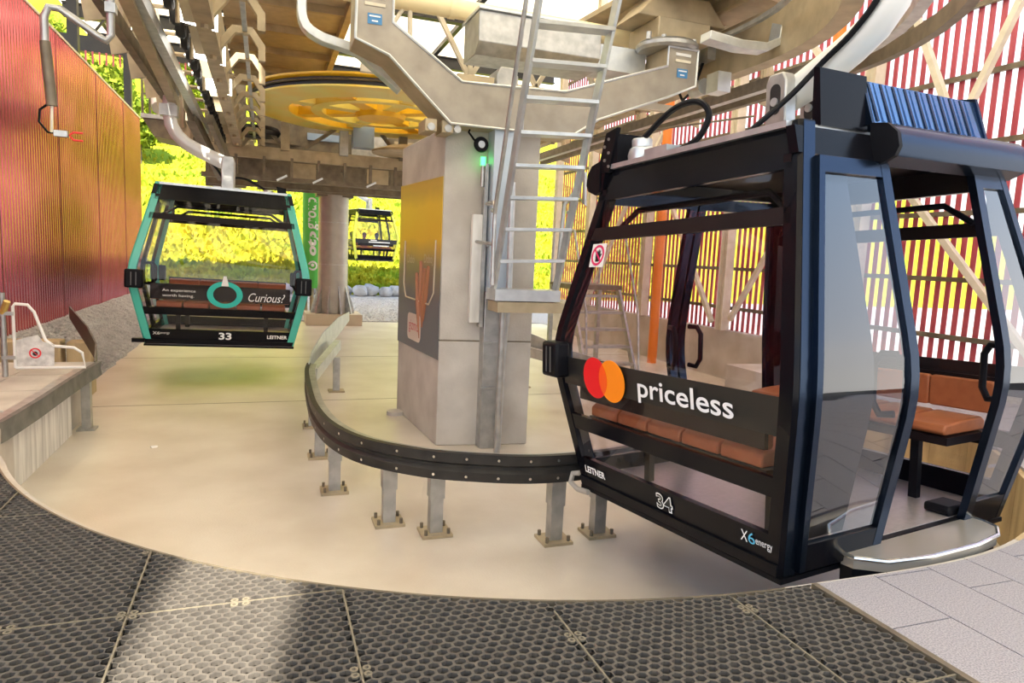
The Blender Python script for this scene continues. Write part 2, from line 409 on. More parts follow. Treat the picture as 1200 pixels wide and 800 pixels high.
for i in range(len(SX) - 1):
    for j in range(len(SY) - 1):
        x0, x1, y0, y1 = SX[i], SX[i + 1], SY[j], SY[j + 1]
        cor = [(x0, y0), (x1, y0), (x0, y1), (x1, y1), ((x0 + x1) / 2, y0)]
        if all(inside(*c) for c in cor): continue
        if y1 < .5: continue
        clip = any(inside(*c) for c in cor) or inside((x0 + x1) / 2, y1)
        root = thing('rubber_mat', 'perforated rubber mat, %s, %s of the platform' % (names_x[i], names_y[j]), 'mat', ((x0 + x1) / 2, (y0 + y1) / 2, 0), group='rubber ring mats on the platform')
        key = (round(x1 - x0, 3), clip and (i, j))
        if key in full_mesh: me = full_mesh[key]
        else:
            v, f = mat_mesh(x0, x1, y0, y1)
            if not f: bpy.data.objects.remove(root); continue
            me = bpy.data.meshes.new('honeycomb'); c0 = ((x0 + x1) / 2, (y0 + y1) / 2)
            me.from_pydata([(x - c0[0], y - c0[1], z) for x, y, z in v], [], f); me.materials.append(rubber); full_mesh[key] = me
        o = bpy.data.objects.new('honeycomb', me); COL.objects.link(o); o.parent = root
        # border strip on two sides plus connector rings at corners and middles
        bd = MB(); bs = []
        def strip(xa, ya, xb, yb):
            n_ = 12; L = []
            for q in range(n_ + 1):
                x, y = xa + (xb - xa) * q / n_, ya + (yb - ya) * q / n_
                if not inside(x, y): L.append((x, y, 0))
            if len(L) > 1: bd.sweep([L[0], L[-1]], [(-.004, -.02), (.004, -.02), (.004, .001), (-.004, .001)])
        strip(x0, y0, x0, y1); strip(x0, y0, x1, y0)
        if bd.f: bd.build('border', mat('mat_edge_rubber', (.19, .165, .12), .75, 0, .15), root)
        for dx in (.0, .5):
            for dy in (0, .5):
                if dx and dy: continue
                for ex_ in (-.024, .024):
                    for ey in (-.02, .02):
                        xx, yy = x0 + dx * (x1 - x0) + ex_, y0 + dy * (y1 - y0) + ey
                        if inside(xx, yy) or math.hypot(xx - CX, yy - CY) < CR + .03: continue
                        MB().lathe((xx, yy, 0), [(.008, .0015), (.017, .0015), (.017, -.006), (.008, -.006)], 10).build('connector_ring', MATS['mat_edge_rubber'], root)
# thin metal lip along the curved platform edge
lip = MB().sweep([(x, y, 0) for x, y in arce(.002, 180, 268.5, 60)], [(-.006, -.05), (.006, -.05), (.006, .003), (-.006, .003)]).build('trim_2', tan_d)
setting(lip, 'thin dark metal lip along the curved mat edge')

# ------------------------------------------------------------------ gravel, hill
b = MB()
nx, ny = 12, 34
for j in range(ny + 1):
    for i in range(nx + 1):
        x = -4.2 + 1.55 * i / nx; y = 10.2 + 19 * j / ny
        z = -.02 - .77 * (i / nx) ** 1.1 + random.uniform(-.02, .02)
        b.v.append((x, y, z))
for j in range(ny):
    for i in range(nx):
        a = j * (nx + 1) + i; b.f.append((a, a + 1, a + nx + 2, a + nx + 1))
grv = setting(b.build('ground_gravel', gravel_m, rec=False), 'sloping grey gravel bank below the red wall')
far = setting(MB().bb(-40, 60, 23.0, 40, -1.2, -.74).build('ground_yard', gravel_m), 'gravel yard beyond the concrete floor')
# pebbles: uncountable stuff
def pebbles(name, n, fn, par, r0, r1, m=pebble_m):
    b = MB()
    for _ in range(n):
        x, y, z = fn(); r = random.uniform(r0, r1); a = random.uniform(0, PI)
        P = [(x + r * math.cos(a), y + r * math.sin(a), z), (x - r * math.sin(a) * .8, y + r * math.cos(a) * .8, z), (x - r * math.cos(a), y - r * math.sin(a), z),
             (x + r * math.sin(a) * .8, y - r * math.cos(a) * .8, z), (x + r * .2, y, z + r * .7), (x, y, z - r * .4)]
        b.add(P, [(0, 1, 4), (1, 2, 4), (2, 3, 4), (3, 0, 4)])
    o = b.build(name, m, par, rec=False); o['kind'] = 'stuff'; return o
def pg():
    x = random.uniform(-4.0, -2.72); y = 10.3 + random.random() ** 1.5 * 17; return x, y, -.02 - .77 * ((x + 4.2) / 1.55) ** 1.1 + .01
pebbles('pebbles', 9000, pg, grv, .012, .045)
pebbles('pebbles', 5000, lambda: (random.uniform(-2.5, 9), random.uniform(23.1, 34), -.735), far, .02, .07)

def hill(x, y):
    if y < 37: return -.72
    s = 1.0 if x < 8 else max(.5, 1.0 - (x - 8) / 110)
    d = y - 37
    return -.72 + s * (.30 * d + .0022 * d * d) * (1 + .10 * math.sin(x * .11 + 1) + .05 * math.sin(x * .37 + y * .2)) + .3 * math.sin(x * .6) * min(1, d / 10) * math.sin(y * .5)
b = MB(); nx, ny = 120, 70; HX = lambda i: -70 + 190 * i / nx; HY = lambda j: 36.5 + 95 * (j / ny) ** 1.4
for j in range(ny + 1):
    for i in range(nx + 1):
        x, y = HX(i), HY(j); b.v.append((x, y, hill(x, y) + random.uniform(-.12, .12) * min(1, max(0, y - 37) / 6)))
for j in range(ny):
    for i in range(nx):
        a = j * (nx + 1) + i; b.f.append((a, a + 1, a + nx + 2, a + nx + 1))
hl_o = setting(b.build('ground_hill', hill_m, rec=False), 'bright yellow green meadow hillside behind the station')
b = MB()
for _ in range(32000):
    y = 37 + 45 * random.random() ** 1.6; x = y * random.uniform(-.28, .62); z = hill(x, y)
    h = random.uniform(.12, .34); wd = h * random.uniform(.3, .8); a = random.uniform(0, PI); c, s_ = math.cos(a) * wd, math.sin(a) * wd; lx, ly = random.uniform(-.2, .2), random.uniform(-.2, .2)
    b.add([(x - c, y - s_, z - .1), (x + c, y + s_, z - .1), (x + c * .5 + lx, y + s_ * .5 + ly, z + h * .8), (x - c * .4 + lx, y - s_ * .4 + ly, z + h)], [(0, 1, 2, 3)])
g_ = b.build('grass', grass_m, hl_o, rec=False); g_['kind'] = 'stuff'

def blob(c, r, seed, n=2, sq=.7, jit=.25):
    rnd = random.Random(seed); bm = bmesh.new(); bmesh.ops.create_icosphere(bm, subdivisions=n, radius=1)
    vs = []
    for v in bm.verts:
        k = 1 + rnd.uniform(-jit, jit); vs.append((c[0] + v.co.x * r * k, c[1] + v.co.y * r * k, c[2] + v.co.z * r * k * sq))
    fs = [tuple(v.index for v in f.verts) for f in bm.faces]; bm.free(); return vs, fs
rock_places = [(3.2, 35.6, .45), (3.9, 36.2, .5), (4.6, 35.7, .55), (5.2, 36.2, .6), (5.9, 35.7, .5), (6.5, 36.2, .55), (7.2, 35.8, .6), (7.9, 36.2, .5),
               (-.6, 35.9, .5), (0.2, 35.6, .55), (1.0, 36.1, .5), (1.8, 35.7, .6), (2.5, 36.2, .5), (-1.5, 36.0, .5)]
for i, (x, y, r) in enumerate(rock_places):
    b = MB(); b.add(*blob((x, y, -.72 + r * .4), r * .72, i, 2, .85, .16))
    tag(b.build('boulder', rock_m), 'pale grey boulder in the row at the foot of the meadow', 'boulder', 'boulders at the foot of the meadow')
# trees along the upper left slope
TP = [(-9, 60, 5), (-12, 66, 6), (-15.5, 70, 6.5), (-6.5, 74, 6), (-18, 64, 6), (-10.5, 80, 7), (-3.5, 84, 6.5), (-14, 88, 7), (-20, 82, 7), (0.5, 92, 7), (5, 96, 7), (-7, 96, 8), (10, 98, 7), (16, 94, 6.5)]
for i, (x, y, h) in enumerate(TP):
    z = hill(x, y); t = thing('tree', 'leafy green tree on the meadow slope', 'tree', (x, y, z - .2), group='trees on the hillside')
    b = MB(); b.tube([(x, y, z - .2), (x + .1, y, z + h * .55)], .18, 6, rs=[.22, .1]); b.build('trunk', bark_m, t)
    rnd = random.Random(100 + i); b = MB()
    for q in range(1100):
        a = rnd.uniform(0, 2 * PI); u = rnd.uniform(-1, 1); rr = rnd.random() ** .4; sr = math.sqrt(1 - u * u)
        px, py, pz = x + h * .36 * rr * sr * math.cos(a), y + h * .36 * rr * sr * math.sin(a), z + h * .62 + h * .42 * rr * u
        s_ = rnd.uniform(.14, .34); n1 = Vector((rnd.uniform(-1, 1), rnd.uniform(-1, 1), rnd.uniform(-1, 1))).normalized() * s_; n2 = Vector((rnd.uniform(-1, 1), rnd.uniform(-1, 1), rnd.uniform(-1, 1))).normalized() * s_
        p = Vector((px, py, pz)); b.add([p - n1, p + n2, p + n1, p - n2], [(0, 1, 2, 3)])
    fo = b.build('foliage', leaf_m, t, rec=False); fo['kind'] = 'stuff'

# ------------------------------------------------------------------ left red corrugated wall
b = MB(); X = -4.08; P = .15; y = 4.0; prof = []
while y < 27.2:
    prof += [(y, 0), (y + P * .28, 0), (y + P * .42, .045), (y + P * .72, .045), (y + P * .86, 0)]; y += P
n_ = len(prof)
for yy, d in prof: b.v += [(X - .0 + d, yy, -.25), (X + d, yy, 5.75)]
for i in range(n_ - 1): b.f.append((2 * i, 2 * i + 2, 2 * i + 3, 2 * i + 1))
wl = setting(b.build('wall_left', wall_red, rec=False), 'dark red corrugated metal wall on the left')
MB().bb(X - .05, X + .06, 4, 27.25, 5.75, 5.80).build('cap_strip', cream, wl)
MB().bb(X - .12, X - .02, 4, 27.2, -.3, 5.7).build('backing', dark, wl)
for yy in (6.2, 9.8, 13.4, 17.0, 20.6, 24.2): MB().bb(X - .002, X + .05, yy, yy + .012, -.1, 5.75).build('sheet_seam', mat('seam_shadow_paint', (.13, .015, .02), .5), wl)
for yy in (9, 14, 19.8, 26.9): MB().bb(X - .35, X - .13, yy - .12, yy + .12, -.4, 9.2).build('post', dark, wl)

# ------------------------------------------------------------------ right slat wall
wr_y0, wr_y1 = 2.2, 21.4; XW = 9.3
wr = setting(MB().bb(XW - .12, XW + .15, wr_y0, wr_y1, ZF, .26).build('wall_right', conc_grey), 'right hand concrete plinth with a screen of red vertical slats')
sl = None; y = wr_y0 + .08
while y < wr_y1:
    if sl is None:
        bm_ = MB(); bm_.prism([(-.043, -.008), (-.036, .01), (.036, .01), (.043, -.008), (.036, -.012), (-.036, -.012)], lambda u, v, t: Vector((v, u, t)), 0, 8.4)
        sl = bm_.build('slat', slat_red, None); sl.parent = wr; sl.location = (XW + .07, y, .26)
    else: link_copy(sl, wr, (XW + .07, y, .26))
    y += .165
for z in (.73, 1.56, 2.5, 3.45, 4.4, 5.35, 6.3, 7.25, 8.2): MB().bb(XW - .02, XW + .04, wr_y0, wr_y1, z - .035, z + .035).build('girt', tan_d, wr)
for i, yy in enumerate((21.2, 18.7, 15.4, 12.1, 8.75, 5.4)):
    q = MB(); q.bb(XW - .24, XW - .04, yy - .11, yy - .09, .26, 9.2); q.bb(XW - .24, XW - .04, yy + .09, yy + .11, .26, 9.2); q.bb(XW - .15, XW - .13, yy - .09, yy + .09, .26, 9.2)
    q.build('post', cream, wr)
for (p, q) in [((9.12, 8.35, 6.0), (9.12, 7.2, 3.6)), ((9.12, 6.2, 5.9), (9.12, 7.2, 3.6)), ((9.12, 18.5, .4), (9.12, 15.7, 4.2)), ((9.12, 12.4, .4), (9.12, 15.2, 4.2)), ((9.12, 11.8, .5), (9.12, 9.2, 4.2)),
               ((9.12, 12.4, 7.6), (9.12, 15.2, 4.4)), ((9.12, 11.8, 7.6), (9.12, 9.2, 4.4)), ((9.12, 5.7, .5), (9.12, 8.4, 3.4))]:
    MB().beam(p, q, .09, .09, (1, 0, 0)).build('brace', cream, wr)
# orange downpipe and bits by the wall
op = MB().tube([(8.75, 14.1, ZF), (8.75, 14.1, 7.0)], .11, 12).build('orange_pipe', orange); tag(op, 'tall orange pipe standing before the slat wall', 'pipe')
op2 = MB().tube([(8.7, 9.1, 2.8), (8.7, 9.1, 7.5)], .1, 12); op2.bb(8.7, 9.16, 9.06, 9.14, 3.4, 3.5)
tag(op2.build('orange_pipe', orange), 'short orange pipe high on the slat wall behind the hanger arm', 'pipe')

# ------------------------------------------------------------------ roof
rf = MB()
# sheets leave a skewed gap, added to cast the sun stripe on the mats
ROOF_Z = 9.6
def roofpiece(x0, x1, y0, y1, m, nm='sheet'):
    return MB().bb(x0, x1, y0, y1, ROOF_Z, ROOF_Z + .04).build(nm, m)
roof = setting(MB().bb(-6.6, 12, 33.0, 33.4, ROOF_Z - .3, ROOF_Z + .3).build('ceiling', dark), 'pale sheet roof carried on dark steel beams')
hx = .44
def sunshift(x, y, dz=ROOF_Z): return x + to_sun.x / to_sun.z * dz, y + to_sun.y / to_sun.z * dz
gA = sunshift(-.36, 3.75); gB = sunshift(-.62, 2.2); gC = sunshift(-.03, 2.2); gD = sunshift(.235, 3.75)
gy0, gy1 = gB[1], gA[1]
xl, xr = min(gA[0], gB[0]) - .4, max(gC[0], gD[0]) + .4
# columns of sheets; another gap is added to let sun onto the left hanger
for (x0, x1, spans) in ((-6.6, -4.6, [(-9, 33)]), (-4.6, xl, [(-9, 33)]), (xl, xr, [(-9, gy0), (gy1, 7.2), (10.2, 33)]), (xr, 2.4, [(-9, 33)]), (2.4, 6.4, [(-9, 33)]), (6.4, 10.4, [(-9, 33)]), (10.4, 12, [(-9, 33)])):
    for y0, y1 in spans:
        n_ = max(1, round((y1 - y0) / 7)); 
        for i in range(n_): MB().bb(x0 - .01, x1 + .01, y0 + (y1 - y0) * i / n_, y0 + (y1 - y0) * (i + 1) / n_, ROOF_Z, ROOF_Z + .04).build('roof_sheet', roof_t, roof)
b = MB(); b.prism([(xl, gy0), gB, gA, (xl, gy1)], lambda u, v, t: Vector((u, v, t)), ROOF_Z, ROOF_Z + .04); b.build('roof_sheet', roof_t, roof)
b = MB(); b.prism([gC, (xr, gy0), (xr, gy1), gD], lambda u, v, t: Vector((u, v, t)), ROOF_Z, ROOF_Z + .04); b.build('roof_sheet', roof_t, roof)
for yy in (4, 11, 16, 22.5, 28.0, 31.5): 
    q = MB(); q.bb(-6.4, 11.6, yy - .14, yy + .14, ROOF_Z - .62, ROOF_Z - .58); q.bb(-6.4, 11.6, yy - .14, yy + .14, ROOF_Z - .2, ROOF_Z - .16); q.bb(-6.4, 11.6, yy - .02, yy + .02, ROOF_Z - .6, ROOF_Z - .2)
    q.build('rafter', dark, roof)
for xx in (-5.6, -2.75, -.6, 2.4, 6.4, 10.4): MB().bb(xx - .08, xx + .08, -8.8, 33, ROOF_Z - .17, ROOF_Z - .01).build('purlin', dark, roof)
for (p, q) in (((-4.6, 22.6, ROOF_Z - .3), (-1.0, 28, ROOF_Z - .3)), ((2.4, 22.6, ROOF_Z - .3), (6.4, 28, ROOF_Z - .3)), ((6.4, 22.6, ROOF_Z - .3), (10.4, 28, ROOF_Z - .3)), ((6.4, 16, ROOF_Z - .3), (2.4, 22.5, ROOF_Z - .3))):
    MB().beam(p, q, .1, .1).build('roof_brace', dark, roof)
# end frame at the far end with a hanging slat fringe
ef = setting(MB().bb(-6.4, 11.6, 27.2, 27.5, 7.75, 8.25).build('trim_3', dark), 'dark steel cross beam at the open end of the hall')
q = MB(); x = -6.2
while x < 4.5: q.bb(x, x + .05, 27.1, 27.15, 7.35, 7.75); x += .2
q.build('slat_fringe', slat_red, ef)
MB().bb(-6.2, -6.0, 27.2, 27.4, -.6, 7.8).build('post', dark, ef)
for x in (-5.0, -4.0, -3.0): MB().beam((x - .5, 27.3, 8.2), (x, 27.3, 8.9), .07, .07).build('strut', dark, ef)

ZD = -.6                                  # floor level in the drawing of the centre group (see DRAWN)
# ------------------------------------------------------------------ central column
col = thing('concrete_column', 'square pale concrete column in the middle of the loop', 'column', (2.35, 8.3, ZD))
FP = [(1.75, 9.4), (1.86, 7.5), (2.93, 7.36), (2.86, 9.4)]
b = MB(); b.prism(FP, lambda u, v, t: Vector((u, v, t)), ZD, .62); b.build('lower_cast', conc_grey, col, bevel=.012)
b = MB(); b.prism([(2.35 + (x - 2.35) * 1.0, 8.3 + (y - 8.3)) for x, y in FP], lambda u, v, t: Vector((u, v, t)), .63, 2.98); b.build('upper_cast', conc_grey, col, bevel=.012)
MB().prism([(2.35 + (x - 2.35) * .995, 8.3 + (y - 8.3) * .995) for x, y in FP], lambda u, v, t: Vector((u, v, t)), .615, .64).build('cast_joint', tan_d, col)
MB().tube([(1.68, 9.1, ZD), (1.68, 9.1, ZD + .05)], .12, 12).build('floor_stub', conc_grey, col)
# poster on the column's left side
L0, L1 = Vector((1.75, 9.4, 0)), Vector((1.86, 7.5, 0)); dL = (L1 - L0).normalized()
po = thing('poster', 'orange to grey gradient poster on the left face of the column', 'poster', (1.79, 8.4, .35))
nL = Vector((dL.y, -dL.x, 0))     # outward, towards -x
if nL.x > 0: nL = -nL
Mp = basis(L0 + nL * .004 + Vector((0, 0, 0)), dL, (0, 0, 1))
plate([(.0, .38), (1.9, .40), (1.9, 2.45), (0, 2.48)], Mp, .006, 'sheet', poster_m, po, world=True)
fr = MB(); pts_ = [(.32, 1.75), (.30, 1.2), (.42, 1.02), (1.5, 1.0), (1.68, 1.15), (1.72, 1.75)]
fr.tube([Mp @ Vector((u, v, .009)) for u, v in pts_], .012, 5); fr.build('printed_outline', mat('print_beige', (.62, .56, .42), .5), po)
for k, (u0, v0, u1, v1) in enumerate([(.95, 1.35, 1.12, .55), (1.12, 1.5, 1.2, .75), (1.3, 1.42, 1.22, .7), (1.46, 1.45, 1.27, .78)]):
    MB().tube([Mp @ Vector((u0, v0, .006)), Mp @ Vector(((u0 + u1) / 2 + .02, (v0 + v1) / 2, .006)), Mp @ Vector((u1, v1, .006))], .04, 6, rs=[.03, .045, .012]).build('printed_ray', mat('print_rust', (.42, .17, .08), .5), po)
text('Dobó', 'lettering', .34, mat('print_beige', (.6, .5, .3)), po, Mp @ Matrix.Translation((.62, 1.52, .006)), world=True)
text('Doboj', 'lettering', .36, MATS['print_beige'], po, Mp @ Matrix.Translation((1.42, 1.52, .006)), world=True)
def rrect(w_, h_, r=.05, n_=4):
    P_ = []
    for cx_, cy_, a0 in ((w_ / 2 - r, h_ / 2 - r, 0), (-w_ / 2 + r, h_ / 2 - r, 90), (-w_ / 2 + r, -h_ / 2 + r, 180), (w_ / 2 - r, -h_ / 2 + r, 270)):
        for i in range(n_ + 1): a = math.radians(a0 + 90 * i / n_); P_.append((cx_ + r * math.cos(a), cy_ + r * math.sin(a)))
    return P_
Mq = Mp @ Matrix.Translation((.85, .66, .007))
plate(rrect(.62, .34, .08), Mq, .004, 'logo_field', mat('print_cream', (.75, .62, .52), .5), po, world=True)
text('gizmo', 'lettering', .46, mat('print_pink', (.62, .10, .12)), po, Mq @ Matrix.Translation((0, 0, .004)), world=True)

# cable tray, conduit, lamp, button box on the column front
ct = thing('cable_tray', 'tall grey cable duct with a silver conduit on the column front', 'cable duct', (2.42, 7.35, ZD))
b = MB(); b.prism([(2.32, 7.28), (2.50, 7.26), (2.50, 7.42), (2.32, 7.44)], lambda u, v, t: Vector((u, v, t)), ZD, 1.2); b.build('lower_duct', galv, ct, bevel=.006)
b = MB(); b.prism([(2.33, 7.20), (2.55, 7.18), (2.55, 7.40), (2.33, 7.42)], lambda u, v, t: Vector((u, v, t)), 1.2, 3.42); b.build('upper_duct', mat('pale_blue_duct', (.52, .60, .68), .4, .3), ct, bevel=.006)
b = MB(); b.prism([(2.32, 3.40), (2.56, 3.40), (2.56, 3.52), (2.50, 3.60), (2.36, 3.60), (2.32, 3.52)], lambda u, v, t: Vector((u, t, v)), 7.17, 7.55); b.build('duct_hood', galv, ct, bevel=.01)
b = MB(); b.tube([(2.52, 7.22, ZD), (2.53, 7.19, .6), (2.54, 7.12, 1.15), (2.52, 7.10, 2.4)], .036, 10); b.build('conduit', galv_l, ct)
for z in (.1, .62, 1.7): MB().bb(2.30, 2.53, 7.24, 7.28, z, z + .02).build('clip', galv, ct)
sq = thing('wall_siren', 'small round black ringed siren near the column top', 'siren', (2.22, 7.36, 2.80))
MB().lathe((2.22, 7.33, 2.80), [(.04, -.03), (.075, -.03), (.085, 0), (.075, .03), (.04, .03)], 20, (0, 1, 0)).build('ring', black_s, sq)
MB().lathe((2.22, 7.33, 2.80), [(.0, .02), (.05, .02), (.05, -.02), (.0, -.02)], 16, (0, 1, 0)).build('horn', galv_l, sq)
MB().tube([(2.15, 7.35, 2.84), (2.08, 7.35, 2.92), (2.12, 7.35, 3.02), (2.25, 7.35, 3.0)], .012, 6).build('cable', black_s, sq)
gp = thing('signal_lamp', 'green signal lamp on a grey stick beside the siren', 'lamp', (2.25, 7.33, 2.35))
MB().cyl((2.25, 7.33, 2.35), (2.25, 7.33, 2.58), .022, 10).build('stick', galv, gp); MB().cyl((2.25, 7.33, 2.58), (2.25, 7.33, 2.67), .028, 12).build('lens', led_g, gp)
sw = thing('timber_batten', 'pale ribbed batten fixed along the column edge', 'batten', (2.2, 7.4, .85))
MB().bb(2.16, 2.28, 7.33, 7.40, .85, 2.05).build('board', conc_white, sw)
MB().bb(2.27, 2.31, 7.30, 7.40, .80, 2.6).build('edge_channel', galv, sw)

# ------------------------------------------------------------------ fork arms on the column
arms = thing('support_fork', 'weathered steel fork with two raised arms on the column top', 'steel frame', (2.6, 7.4, 2.98))
yf = 7.12
LA = [(.85, 4.35), (.835, 3.66), (1.17, 3.54), (1.82, 2.95), (2.6, 2.95), (2.6, 3.40), (1.93, 3.38), (1.20, 3.86), (1.20, 4.35)]
RA = [(4.76, 4.08), (4.75, 3.68), (4.40, 3.52), (3.52, 3.17), (3.2, 2.96), (2.62, 2.95), (2.62, 3.40), (3.10, 3.42), (3.56, 3.58), (4.36, 3.86), (4.36, 4.08)]
def armpart(poly, nm, ya, yb, m): 
    b = MB(); b.prism(poly, lambda u, v, t: Vector((u, t, v)), ya, yb); return b.build(nm, m, arms, bevel=.012)
tan_g = mat('grey_brown_steel', (.40, .365, .31), .45, .55, .4, (.30, .27, .23), 4, detail=7)
armpart(LA, 'arm', yf + .03, yf + .52, tan); armpart(RA, 'arm', yf + .03, yf + .52, tan)
# paler front plates with welded rims
def plate_front(poly, nm):
    armpart(poly, nm, yf + .012, yf + .032, tan_g)
    b = MB(); P_ = [(u, yf + .01, v) for u, v in poly] + [(poly[0][0], yf + .01, poly[0][1])]
    b.tube(P_, .016, 6); b.build('weld_rim', galv_l, arms)
plate_front(LA, 'face_plate'); plate_front(RA, 'face_plate')
for (x, z) in ((1.02, 3.86), (4.56, 3.80)):
    lb = plate([(-.07, -.05), (.07, -.05), (.07, .05), (-.07, .05)], basis((x, yf + .008, z), (1, 0, 0), (0, 0, 1)), .003, 'printed_label', blue_ink, arms, world=True)
    for dz in (.12, .19): MB().bb(x - .1, x + .1, yf + .0, yf + .012, z + dz, z + dz + .03).build('stencil_strip', white_p if dz > .15 else cream, arms)
    for dz, hw_ in ((.025, .055), (-.02, .03)): plate([(-hw_, -.007), (hw_, -.007), (hw_, .007), (-hw_, .007)], basis((x, yf + .0045, z + dz), (1, 0, 0), (0, 0, 1)), .002, 'print_line', ink_white, arms, world=True)
for x0 in (1.56, 1.74): 
    MB().bb(x0, x0 + .12, 7.16, 7.5, 2.86, 2.98).build('bolt_shoe', tan, arms)
for x in (1.62, 1.8, 1.9): MB().cyl((x, 7.14, 2.90), (x, 7.22, 2.90), .04, 8).build('bolt', galv, arms)
MB().lathe((4.5, 7.4, 4.08), [(0, 0), (.34, 0), (.37, .03), (.37, .07), (.34, .1), (0, .1)], 28).build('bearing_plate', galv, arms)
MB().lathe((1.02, 7.4, 4.35), [(0, 0), (.30, 0), (.32, .03), (.32, .1), (0, .1)], 28).build('bearing_plate', galv, arms)
q = MB(); q.bb(4.25, 4.95, 7.2, 7.9, 4.18, 4.42); q.prism([(4.0, 4.42), (5.2, 4.42), (4.95, 4.70), (4.25, 4.70)], lambda u, v, t: Vector((u, t, v)), 7.25, 7.85); q.build('bearing_block', tan, arms, bevel=.015)
for x in (4.1, 4.3, 4.5, 4.7): MB().cyl((x, 7.15, 4.20), (x, 7.15, 4.12), .03, 8).build('bolt', galv, arms)
MB().bb(1.9, 2.3, 7.2, 7.5, 3.38, 3.48).build('saddle', tan, arms)

# ------------------------------------------------------------------ ladder
lad = thing('fixed_ladder', 'steep galvanised ladder rising in front of the column', 'ladder', (2.63, 6.9, 1.15))
A0, A1 = V(2.28, 6.9, 1.22), V(2.11, 5.1, 4.78); B0, B1 = V(3.0, 6.9, 1.25), V(2.83, 5.1, 4.83)
dn = (A1 - A0).normalized()
side_up = Vector((0, dn.z, -dn.y))
for p, q in ((A0, A1), (B0, B1)): MB().beam(p, q, .03, .12, side_up).build('stile', galv_l, lad)
tz = [1.55, 1.87, 2.17, 2.46, 2.74, 3.02, 3.30, 3.58, 3.86, 4.14]
for z in tz:
    t_ = (z - A0.z) / (A1.z - A0.z); a = A0.lerp(A1, t_); c = B0.lerp(B1, t_)
    b = MB(); b.beam(a, c, .17, .035); b.build('tread', galv_l, lad, bevel=.004)
MB().bb(2.26, 3.0, 6.75, 7.06, 1.14, 1.26).build('foot_channel', galv_l, lad)
MB().bb(2.28, 3.05, 6.72, 7.06, 1.02, 1.13).build('foot_beam', tan, lad)
MB().cyl((2.42, 6.95, ZD), (2.42, 6.95, 1.05), .035, 10).build('prop', galv, lad)
for (p0, pz) in ((A0, .0), (B0, .0)):
    off = Vector((0, -.12, .16)); s_ = -1 if p0 is A0 else 1
    P_ = [p0 + Vector((s_ * .05, -.0, .15)), p0 + Vector((s_ * .07, .02, .9))]
    q0 = p0.lerp(A1 if p0 is A0 else B1, .25) + Vector((s_ * .06, .14, .05)); q1 = (A1 if p0 is A0 else B1) + Vector((s_ * .06, .14, .05))
    b = MB(); b.tube([q0 + Vector((0, .12, -.1)), q0 + Vector((0, .03, -.12)), q0, q1], .022, 8); b.build('hand_rail', galv, lad)
b = MB(); b.tube([(2.24, 7.1, 2.15), (2.22, 6.8, 2.15), (2.22, 6.75, 2.1), (2.22, 6.75, 1.3)], .022, 8); b.cyl((2.2, 7.3, 1.75), (2.22, 6.75, 1.72), .02, 8); b.build('side_rail', galv, lad)
b = MB(); b.tube([(3.05, 7.0, 1.3), (3.1, 7.0, 2.2), (3.2, 6.95, 2.35), (3.3, 6.9, 2.2), (3.28, 6.9, 2.55)], .024, 8); b.build('side_rail', galv, lad)

# second stair behind the near cabin
st = thing('access_stair', 'small steel access stair with hand rails behind the near cabin', 'stairs', (6.5, 12.4, ZF))
for x in (5.95, 7.05): MB().beam((x, 11.9, ZF), (x, 12.9, 1.05), .05, .14).build('stringer', galv, st)
for i in range(5): z = ZF + .3 + i * .33; yy = 11.9 + (z - ZF) / 1.65; MB().bb(5.98, 7.02, yy - .12, yy + .12, z, z + .05).build('tread', galv, st)
MB().bb(5.9, 7.1, 12.8, 13.9, 1.0, 1.1).build('landing', tan_d, st)
for x in (5.92, 7.08): 
    MB().tube([(x, 11.85, ZF), (x, 12.05, .6), (x, 12.8, 2.2), (x, 13.8, 2.2), (x, 13.85, 1.1)], .024, 8).build('hand_rail', galv, st); MB().bb(x - .04, x + .04, 13.75, 13.85, ZF, 1.05).build('leg', galv, st)

# ------------------------------------------------------------------ guard rail round the loop
half = [(2.6, 4.66), (2.22, 4.60), (1.87, 4.61), (1.5, 4.73), (1.14, 4.92), (.76, 5.32), (.56, 5.85), (.48, 6.5), (.47, 7.2), (.50, 8.4), (.56, 9.0)]
def smooth(P_, n_=6):
    out = []
    for i in range(len(P_) - 1):
        p0, p1, p2, p3 = [Vector((*P_[max(0, min(len(P_) - 1, i + d))], 0)) for d in (-1, 0, 1, 2)]
        for k in range(n_):
            t = k / n_; out.append(.5 * ((2 * p1) + (p2 - p0) * t + (2 * p0 - 5 * p1 + 4 * p2 - p3) * t * t + (3 * p1 - p0 - 3 * p2 + p3) * t ** 3))
    out.append(Vector((*P_[-1], 0))); return out
U = [(4.64, 9.0), (4.70, 8.4), (4.72, 7.2), (4.68, 6.6), (4.5, 6.05), (4.2, 5.62), (3.85, 5.28), (3.4, 5.0), (3.0, 4.80)] + half
path = smooth(U, 5)
gr = thing('guard_rail', 'black guide rail on galvanised posts curving round the column', 'guide rail', (2.6, 4.5, ZD))
SEC = [(.0, -.07), (-.05, -.07), (-.05, .0), (-.025, .022), (-.025, .045), (-.05, .065), (-.05, .14), (.0, .14)]
